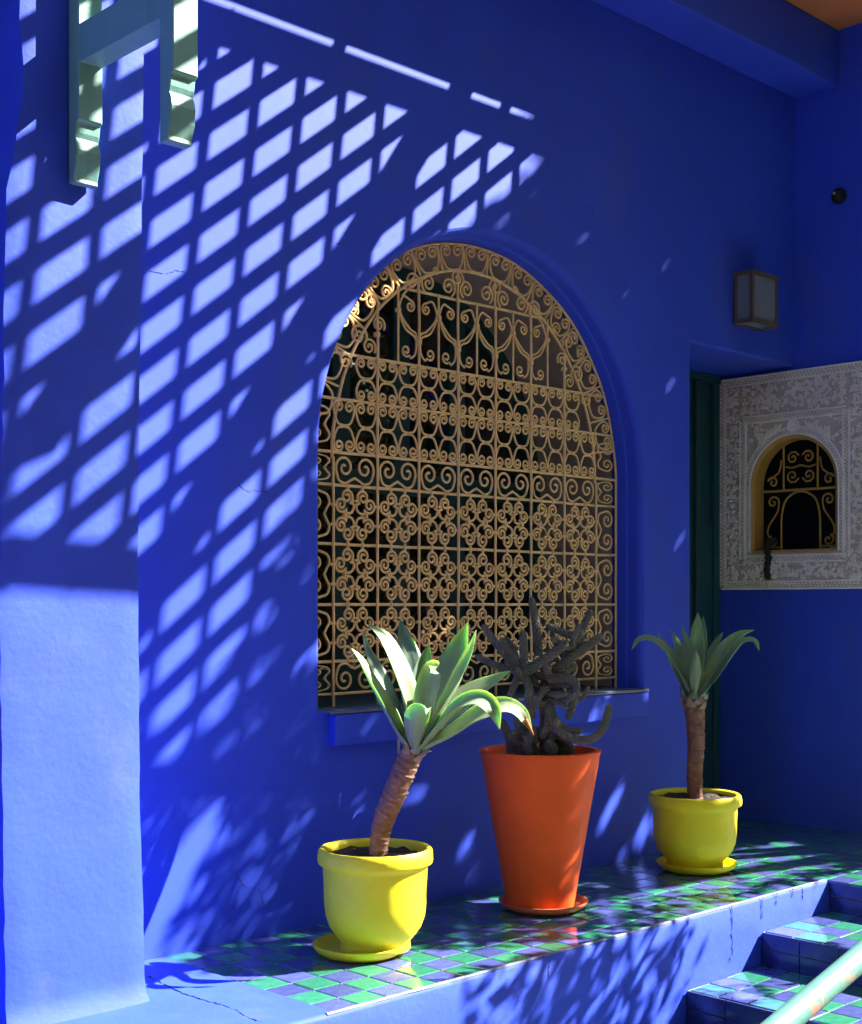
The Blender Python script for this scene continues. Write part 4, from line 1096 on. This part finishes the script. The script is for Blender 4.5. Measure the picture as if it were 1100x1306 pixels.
dR = 5.43
ar = thing('upright_agave', 'smaller grey-green agave on a straight trunk, in the right yellow pot', 'agave', (PR.x, PR.y, BT+0.27), 'potted agaves')
def rp(px, py, dd): return at(px, py, dR) + TOCAM*dd
trunk_mesh(ar, [rp(887,1018,0.0), rp(886,985,0.0), rp(888,950,0.0), rp(887,925,0.0), rp(886,900,0.0)], [0.030, 0.031, 0.033, 0.036, 0.040], 0.017)
scales(ar, rp(886,897,0), (0,0,1), 0.040, 16, 'agave_leaf_dark', 8, 0.06, 0.04)
RE = [
 ([(882,890,-0.02),(866,850,-0.05),(852,825,-0.07),(844,808,-0.08)], 0.085, 'agave_leaf_dark', (0.5, 0.7, 0.4), False),
 ([(887,888,-0.03),(896,845,-0.07),(901,812,-0.09),(904,786,-0.10)], 0.075, 'agave_leaf_dark', (-0.2, 0.8, 0.3), False),
 ([(882,890,0.0),(868,858,0.03),(850,832,0.05),(828,815,0.07),(812,815,0.08),(801,828,0.09)], 0.075, 'agave_leaf', (0.35, 0.45, 0.8), False),
 ([(884,888,0.02),(880,855,0.03),(875,830,0.03),(869,798,0.02)], 0.062, 'agave_leaf_dark', (0.4, 0.8, 0.2), False),
 ([(887,888,0.0),(888,850,0.02),(889,815,0.01),(891,781,-0.01)], 0.088, 'agave_leaf', (-0.5, 0.8, 0.1), False),
 ([(889,889,0.01),(905,856,0.03),(922,828,0.04),(942,809,0.04),(959,803,0.04)], 0.090, 'agave_leaf', (-0.4, 0.5, 0.75), False),
 ([(889,890,0.03),(908,862,0.06),(924,836,0.08),(940,818,0.09),(955,817,0.10),(961,829,0.10)], 0.066, 'agave_leaf_dark', (-0.3, 0.4, 0.85), False),
]
RE += [
 ([(884,890,-0.03),(876,848,-0.07),(868,822,-0.09),(861,803,-0.10)], 0.060, 'agave_leaf_dark', (0.4, 0.8, 0.3), False),
 ([(888,889,-0.02),(902,852,-0.05),(916,826,-0.07),(928,806,-0.08)], 0.060, 'agave_leaf_dark', (-0.4, 0.7, 0.4), False),
 ([(885,889,0.03),(883,862,0.07),(882,842,0.10),(880,828,0.12)], 0.056, 'agave_leaf', (0.0, -0.7, 0.7), False)]
for pts, W, m, ro, tp in RE: agave_leaf(ar, [rp(*p) for p in pts], W*0.78, m, ro, tp)

# ================================================================== CACTUS
dC = 4.73
ca = thing('finger_cactus', 'dark tangled finger cactus with knobbly arms, in the tall orange pot', 'cactus', (PO.x, PO.y, BT+hO-0.05))
def cp_(zx, zy, dd): return at(600+zx/5.68, 750+zy/5.68, dC) + TOCAM*dd
def finger(pts, r, seed, tip=0.75):
    pl = crom(pts, 16); L = [0.0]
    for a, b in zip(pl[:-1], pl[1:]): L.append(L[-1]+(b-a).length)
    N2 = max(8, int(L[-1]/0.0042)); seg = 16; m_ = MB(); a = Vector((0.3,0.8,0.5)).normalized(); k = 0
    for i in range(N2+1):
        s = L[-1]*i/N2
        while k < len(pl)-2 and L[k+1] < s: k += 1
        p = pl[k].lerp(pl[k+1], (s-L[k])/max(1e-6, L[k+1]-L[k])); T = (pl[k+1]-pl[k]).normalized()
        a = (a-T*a.dot(T)).normalized(); b = T.cross(a); t = i/N2
        e = (L[-1]-s)/(r*1.1)
        rr = r*(1-(1-tip)*t)*(1 if e >= 1 else math.sqrt(max(0.02, 1-(1-e)**2)))
        for q in range(seg):
            th = 2*math.pi*q/seg
            bump = math.cos(8*th + (math.pi if (i//2) % 2 else 0))*0.20*(0.5+0.5*math.cos(math.pi*(i % 2)))
            sw_ = 1 + 0.10*noise.noise(Vector((math.cos(th), math.sin(th), s*16+seed)))
            m_.v.append(p + (a*math.cos(th) + b*math.sin(th))*rr*(sw_+bump))
    for i in range(N2):
        for q in range(seg): m_.f.append((i*seg+q, i*seg+(q+1)%seg, (i+1)*seg+(q+1)%seg, (i+1)*seg+q))
    m_.f.append(tuple(N2*seg+q for q in range(seg)))
    m_.build('arm', 'cactus', ca)
FG = [
 ([(350,600,0.02),(200,420,0.03),(85,262,0.03)], 0.017), ([(365,580,0.04),(290,480,0.05),(212,362,0.06)], 0.016),
 ([(372,570,0.0),(320,450,-0.01),(252,356,-0.02)], 0.016), ([(385,560,0.05),(380,430,0.06),(374,296,0.06)], 0.019),
 ([(500,490,-0.02),(482,280,-0.03),(446,62,-0.03)], 0.018), ([(390,600,0.06),(540,500,0.09),(690,380,0.10)], 0.021),
 ([(600,600,0.02),(770,470,0.03),(948,340,0.03)], 0.0205), ([(770,380,-0.03),(840,260,-0.04),(886,152,-0.04)], 0.016),
 ([(800,350,-0.02),(700,335,-0.02),(630,300,-0.02),(555,268,-0.03)], 0.017), ([(360,605,0.02),(200,565,0.0),(36,492,-0.02)], 0.016),
 ([(352,600,0.05),(310,700,0.07),(266,795,0.08)], 0.016), ([(370,610,0.06),(412,700,0.08),(412,820,0.08),(455,935,0.06)], 0.018),
 ([(560,650,0.04),(690,645,0.06),(750,690,0.07),(735,800,0.07),(695,940,0.06)], 0.018), ([(540,700,0.0),(640,690,0.03),(720,700,0.05)], 0.017),
 ([(740,820,0.03),(810,790,0.03),(852,702,0.03)], 0.009), ([(560,840,0.05),(600,950,0.08),(700,1020,0.08),(800,1020,0.07)], 0.019),
 ([(560,860,0.07),(620,1000,0.10),(720,1070,0.11),(850,1070,0.11),(940,985,0.11),(982,825,0.10)], 0.0185),
 ([(560,860,0.03),(555,980,0.06),(500,1080,0.07)], 0.018), ([(590,1040,0.05),(560,1140,0.06),(620,1215,0.07)], 0.019),
 ([(480,1210,0.03),(390,1070,0.04),(325,920,0.03)], 0.021), ([(300,1190,0.0),(280,1080,0.01),(212,942,0.02)], 0.019),
 ([(640,640,-0.01),(740,500,-0.03),(830,430,-0.05)], 0.018), ([(800,300,0.0),(790,390,0.01),(700,490,0.01),(640,620,0.02)], 0.017),
 ([(540,1230,0.0),(545,1050,0.0),(540,850,0.0),(545,600,-0.01),(520,480,-0.02)], 0.023), ([(380,620,0.02),(450,680,0.02),(530,760,0.0)], 0.020),
 ([(450,1220,-0.05),(430,1100,-0.05),(400,990,-0.03),(330,1010,0.0)], 0.022), ([(600,1230,-0.02),(660,1140,0.0),(600,1060,0.04)], 0.020),
 ([(560,760,0.04),(640,760,0.08),(690,760,0.1)], 0.013), ([(560,800,0.04),(650,830,0.08),(690,860,0.09)], 0.013), ([(540,720,0.05),(480,790,0.08),(470,870,0.08)], 0.015),
 ([(360,1220,0.02),(330,1110,0.04),(265,1050,0.05)], 0.019), ([(680,1220,0.02),(720,1160,0.03),(650,1080,0.05)], 0.018), ([(560,1220,0.07),(590,1150,0.09),(540,1080,0.10)], 0.018),
 ([(420,1220,0.07),(400,1120,0.09),(440,1020,0.08),(400,960,0.07)], 0.018), ([(700,480,-0.02),(640,420,-0.04),(600,300,-0.06)], 0.014),
]
rc = random.Random(21)
for k in range(26):                   # thinner side shoots fill the tangle
    hx, hy = rc.choice([(360,600),(420,640),(540,640),(560,820),(600,600),(740,420),(700,480),(480,1080),(560,1100),(380,1080),(640,1060)])
    a_ = rc.uniform(-2.9, -0.2) if hy < 900 else rc.uniform(-3.0, -0.1); L_ = rc.uniform(110, 230) if hy < 900 else rc.uniform(90, 170)
    ex, ey = hx + L_*math.cos(a_), hy + L_*math.sin(a_)*0.85; d0, d1 = rc.uniform(-0.02, 0.06), rc.uniform(-0.07, 0.13)
    FG.append(([(hx,hy,d0), ((hx+ex)/2+rc.uniform(-25,25), (hy+ey)/2+rc.uniform(5,40), (d0+d1)/2), (ex,ey,d1)], rc.uniform(0.0125,0.0165)))
for i, (p, r) in enumerate(FG): finger([cp_(*q) for q in p], r*0.84, i*3.1)

# ================================================================== GARDEN outside the frame: it dapples the sun, shows in the glass; added trees block skylight
def wall_px(px, py):                 # photograph pixel -> (X, height above the eye) in the wall plane
    r = at(px, py, 1.0) - Vector((0, 0, EYE)); r *= WALL_Y / r.y
    return r.x, r.z
HOLES = []                           # gaps in the crown, where the wall shows sun flecks: (X, Z, half length, half width)
for px, py, ra_, rb_ in [(746,305,.05,.035),(785,365,.055,.035),(795,221,.04,.03),(850,336,.04,.03),(855,490,.055,.035),(866,436,.04,.03),(602,213,.06,.04),(640,214,.05,.035),(592,262,.08,.05),(632,240,.05,.035),(686,230,.04,.03),
        (372,500,.07,.05),(362,570,.07,.055),(380,608,.06,.04),(345,300,.05,.03),(405,820,.05,.035),(770,1045,.09,.045),(792,1012,.06,.03),(826,1050,.08,.045),(798,1085,.07,.045),(597,1080,.06,.03),(608,1115,.05,.025),(742,935,.055,.04),
        (520,985,.05,.03),(540,1010,.05,.03),(205,975,.07,.04),(238,1095,.11,.04),(205,1150,.13,.035),(300,745,.06,.045),(262,850,.05,.03),(268,885,.05,.03),(762,888,.05,.035),(812,898,.05,.035),(650,1130,.06,.04),(638,738,.06,.02),(604,660,.05,.02),(676,412,.05,.02),(640,575,.04,.02),(760,800,.05,.02)]:
    X_, Z_ = wall_px(px, py); HOLES.append((X_, Z_, ra_, rb_))
HOLES += [(4.08,-1.42,.22,.13),(4.4,-1.6,.2,.15),(3.99,-0.66,.08,.05),(4.10,-0.82,.08,.05),(4.03,-1.06,.09,.07),(3.93,-0.52,.05,.04),(3.34,-1.28,.10,.05),(3.30,-1.05,.06,.04),(2.36,-1.38,.05,.03)]
EDGE = [(-0.40,2.42),(-0.25,2.42),(0.05,2.52),(0.30,2.66),(0.65,2.84),(1.0,3.12),(1.35,3.50),(1.70,3.92),(2.1,4.0)]
def dens(X, Zr):
    """how closely the crown closes over the sun ray that lands at wall point (X, Zr)"""
    if Zr > 1.76: return 1.0 if X > 3.95 else 0.0
    if Zr > -0.36:
        for (a, xa), (b, xb) in zip(EDGE[:-1], EDGE[1:]):
            if a <= Zr <= b: e = xa+(xb-xa)*(Zr-a)/(b-a); break
        return min(1.0, max(0.0, (X-e)/0.30))**1.3
    if Zr > -0.76: return (0.55 if X < 3.1 else 0.9)*min(1.0, max(0.0, (X-2.00)/0.2))
    if Zr > -1.20: return (0.6 if X < 3.1 else 0.95)*min(1.0, max(0.0, (X-2.27)/0.15))
    if Zr > -1.75: return min(1.0, max(0.0, (X-1.85)/0.30))*(0.8 if X < 3.2 or Zr > -1.3 else (0.20 if X < 3.75 else 0.03))
    if Zr > -2.15: return 0.60*min(1.0, max(0.0, (X-2.00)/0.3))*(1.0 if X < 2.7 else (0.26 if X < 3.3 else 0.06))
    if Zr > -2.30: return 0.25*min(1.0, max(0.0, (X-2.00)/0.3))
    return 0.55*max(0.0, 1-abs(X-1.95)/0.65)
def leafcloud(mb, n, sampler, size, rr):
    for _ in range(n):
        c, ok = sampler(rr)
        if not ok: continue
        L = (size(c) if callable(size) else size)*rr.uniform(0.7, 1.4); w_ = L*rr.uniform(0.32, 0.5)
        d1 = Vector((rr.gauss(0,1), rr.gauss(0,1), rr.gauss(-0.25,0.8))).normalized()
        nr = d1.cross(Vector((rr.gauss(0,1), rr.gauss(0,1), rr.gauss(0,1)))).normalized(); d2 = d1.cross(nr)
        bend = nr*L*0.12
        mb.add([c-d1*L*0.5, c-d2*w_*0.45+bend-d1*L*0.08, c+d1*L*0.5, c+d2*w_*0.45+bend-d1*L*0.08], [(0,1,2,3)])
rr = random.Random(11)
tree = thing('shade_tree', 'leafy garden tree dappling the blue wall with sun flecks', 'tree', (9.2, 0.7, GROUND))
crown = MB()
def samp(rr):
    X, Zr = rr.uniform(1.0, 5.9), rr.uniform(-3.0, 1.95)
    if rr.random() > dens(X, Zr): return None, False
    for hx, hz, ra_, rb_ in HOLES:
        u_, v_ = ((X-hx)+(Zr-hz))*0.7071, (-(X-hx)+(Zr-hz))*0.7071
        if (u_/(ra_+0.025))**2+(v_/(rb_+0.025))**2 < 1: return None, False
    d_ = rr.uniform(1.75, 3.0)
    return Vector((X+KX*d_, WALL_Y-d_, EYE+Zr+KZ*d_)), True
leafcloud(crown, 52000, samp, lambda c: 0.085 if c.x - KX*(WALL_Y-c.y) < 3.35 else 0.125, rr)
crown.build('crown', 'leaf_green', tree)
tk = MB(); base = Vector((9.2,0.7,GROUND))
tk.tube(crom([base, base+Vector((0.05,0.1,1.4)), base+Vector((-0.1,0.15,2.8)), base+Vector((0.1,0.2,4.4))], 5), [0.20-0.006*i for i in range(16)], 12); tk.build('trunk', 'tree_bark', tree, smooth=60)
for k in range(7):
    a = k*0.9; s0 = base+Vector((0,0.15,2.6+0.25*k)); e = s0+Vector((1.5*math.cos(a), 0.9*math.sin(a), 1.3+0.15*k))
    q = MB(); q.tube(crom([s0, s0.lerp(e,0.5)+Vector((0,0,0.12)), e], 4), [0.07-0.006*i for i in range(9)], 8); q.build('limb', 'tree_bark', tree, smooth=60)
def blocked(c):                      # keep clear of the sunlit corridor in front of the wall
    d_ = WALL_Y - c.y; X = c.x - KX*d_; Zr = c.z - EYE - KZ*d_
    return (0.1 < X < 6.4 and -3.6 < Zr < 2.0) or (-3.2 < X < 4.5 and -5.6 < Zr <= -2.4)
TREES = [(-2.8,0.4,8.5,2.2),(-3.8,2.6,8.0,2.0),(10.8,4.2,9.0,2.6),(9.0,-3.2,9.0,2.4),(6.8,-5.0,8.0,2.6),(18.0,-6.0,12.0,3.6),(-3.5,-4.5,8.0,2.6),(0.2,-6.0,8.5,2.8),(4.0,-7.0,8.0,2.8),(8.0,-9.0,9.0,3.2),(-6.0,-0.5,8.0,2.6),(-5.0,4.0,8.0,2.4),(14.5,-3.5,8.0,2.8),(13.5,-9.0,10.0,3.4),(13.0,2.5,8.0,2.6),(3.5,-11.5,11.0,3.4),(-4.5,-9.5,11.0,3.4)]  # unseen trees added around the scene to hold back sky light
TLAB = ['beside the camera on the left','between the camera and the left wall end','behind the end wall','close to the nearest shrub','between the camera and the shrubs','beyond the right shrubs','left of the camera path','straight behind the camera','right behind the camera','at the garden corner','beside the left end of the wall','past the left end of the wall','out to the right by the steps','deep in the right garden','past the end wall','far behind, tallest of the row','far behind on the left']
for i, (x, yy, hh, rad) in enumerate(TREES):
    gt_ = thing('sky_screen_tree', 'unseen tree added to block skylight ' + TLAB[i], 'tree', (x, yy, GROUND), 'added trees that block skylight from the blue wall')
    mb = MB(); r2 = random.Random(80+i)
    cs = [(Vector((x+r2.gauss(0,rad*0.5), yy+r2.gauss(0,rad*0.5), GROUND+hh*r2.uniform(0.22,1.0))), rad*r2.uniform(0.35,0.65)) for _ in range(16)]
    def samp3(rr, cs=cs):
        c, q = rr.choice(cs); v = Vector((rr.gauss(0,1), rr.gauss(0,1), rr.gauss(0,1))).normalized()*q*rr.random()**0.4
        p = c+v
        return p, not blocked(p) and p.z > GROUND+0.2 and (p.x-0)**2+(p.y-0)**2 > 4.0 and not (p.y > 0.5 and -0.6 < p.x < 12)
    leafcloud(mb, 1700, samp3, 0.70, r2); mb.build('crown', 'leaf_green', gt_)
    tb_ = MB(); tb_.tube(crom([(x,yy,GROUND),(x+0.1,yy,GROUND+hh*0.3),(x-0.1,yy+0.1,GROUND+hh*0.75)], 5), [0.19-0.011*k for k in range(11)], 10); tb_.build('trunk', 'tree_bark', gt_, smooth=60)
sh_spots = [(9.2,-2.4,2.6,1.1), (11.4,-3.6,3.2,1.4), (13.5,-6.0,4.4,1.8), (9.0,-4.8,3.0,1.3), (15.5,-4.2,4.0,1.8), (12.0,-8.5,4.5,2.0), (6.2,-4.5,1.8,1.0)]
for i, (x, yy, hh, rad) in enumerate(sh_spots):
    lab = ['nearest round shrub', 'second shrub behind the nearest', 'tall back shrub', 'dense low shrub', 'farthest right shrub', 'tallest rear shrub', 'lowest front shrub'][i] + ' of the garden mirrored in the window panes'
    sh_ = thing('garden_shrub', lab, 'shrub', (x, yy, GROUND), 'garden shrubs mirrored in the window')
    mb = MB(); r2 = random.Random(50+i); cs = [(Vector((x+r2.gauss(0,rad*0.4), yy+r2.gauss(0,rad*0.4), GROUND+hh*r2.uniform(0.35,0.9))), rad*r2.uniform(0.35,0.6)) for _ in range(9)]
    def samp2(rr, cs=cs):
        c, q = rr.choice(cs); v = Vector((rr.gauss(0,1), rr.gauss(0,1), rr.gauss(0,1))).normalized()*q*rr.random()**0.4
        return c+v, True
    leafcloud(mb, 1500, samp2, 0.16, r2); mb.build('foliage', 'shrub_green', sh_)
    for k in range(3):
        st_ = MB(); st_.tube([(x+0.1*k-0.1, yy, GROUND), (x+0.3*k-0.3, yy+0.1*k, GROUND+hh*0.7)], [0.035, 0.015], 7); st_.build('stem', 'tree_bark', sh_)
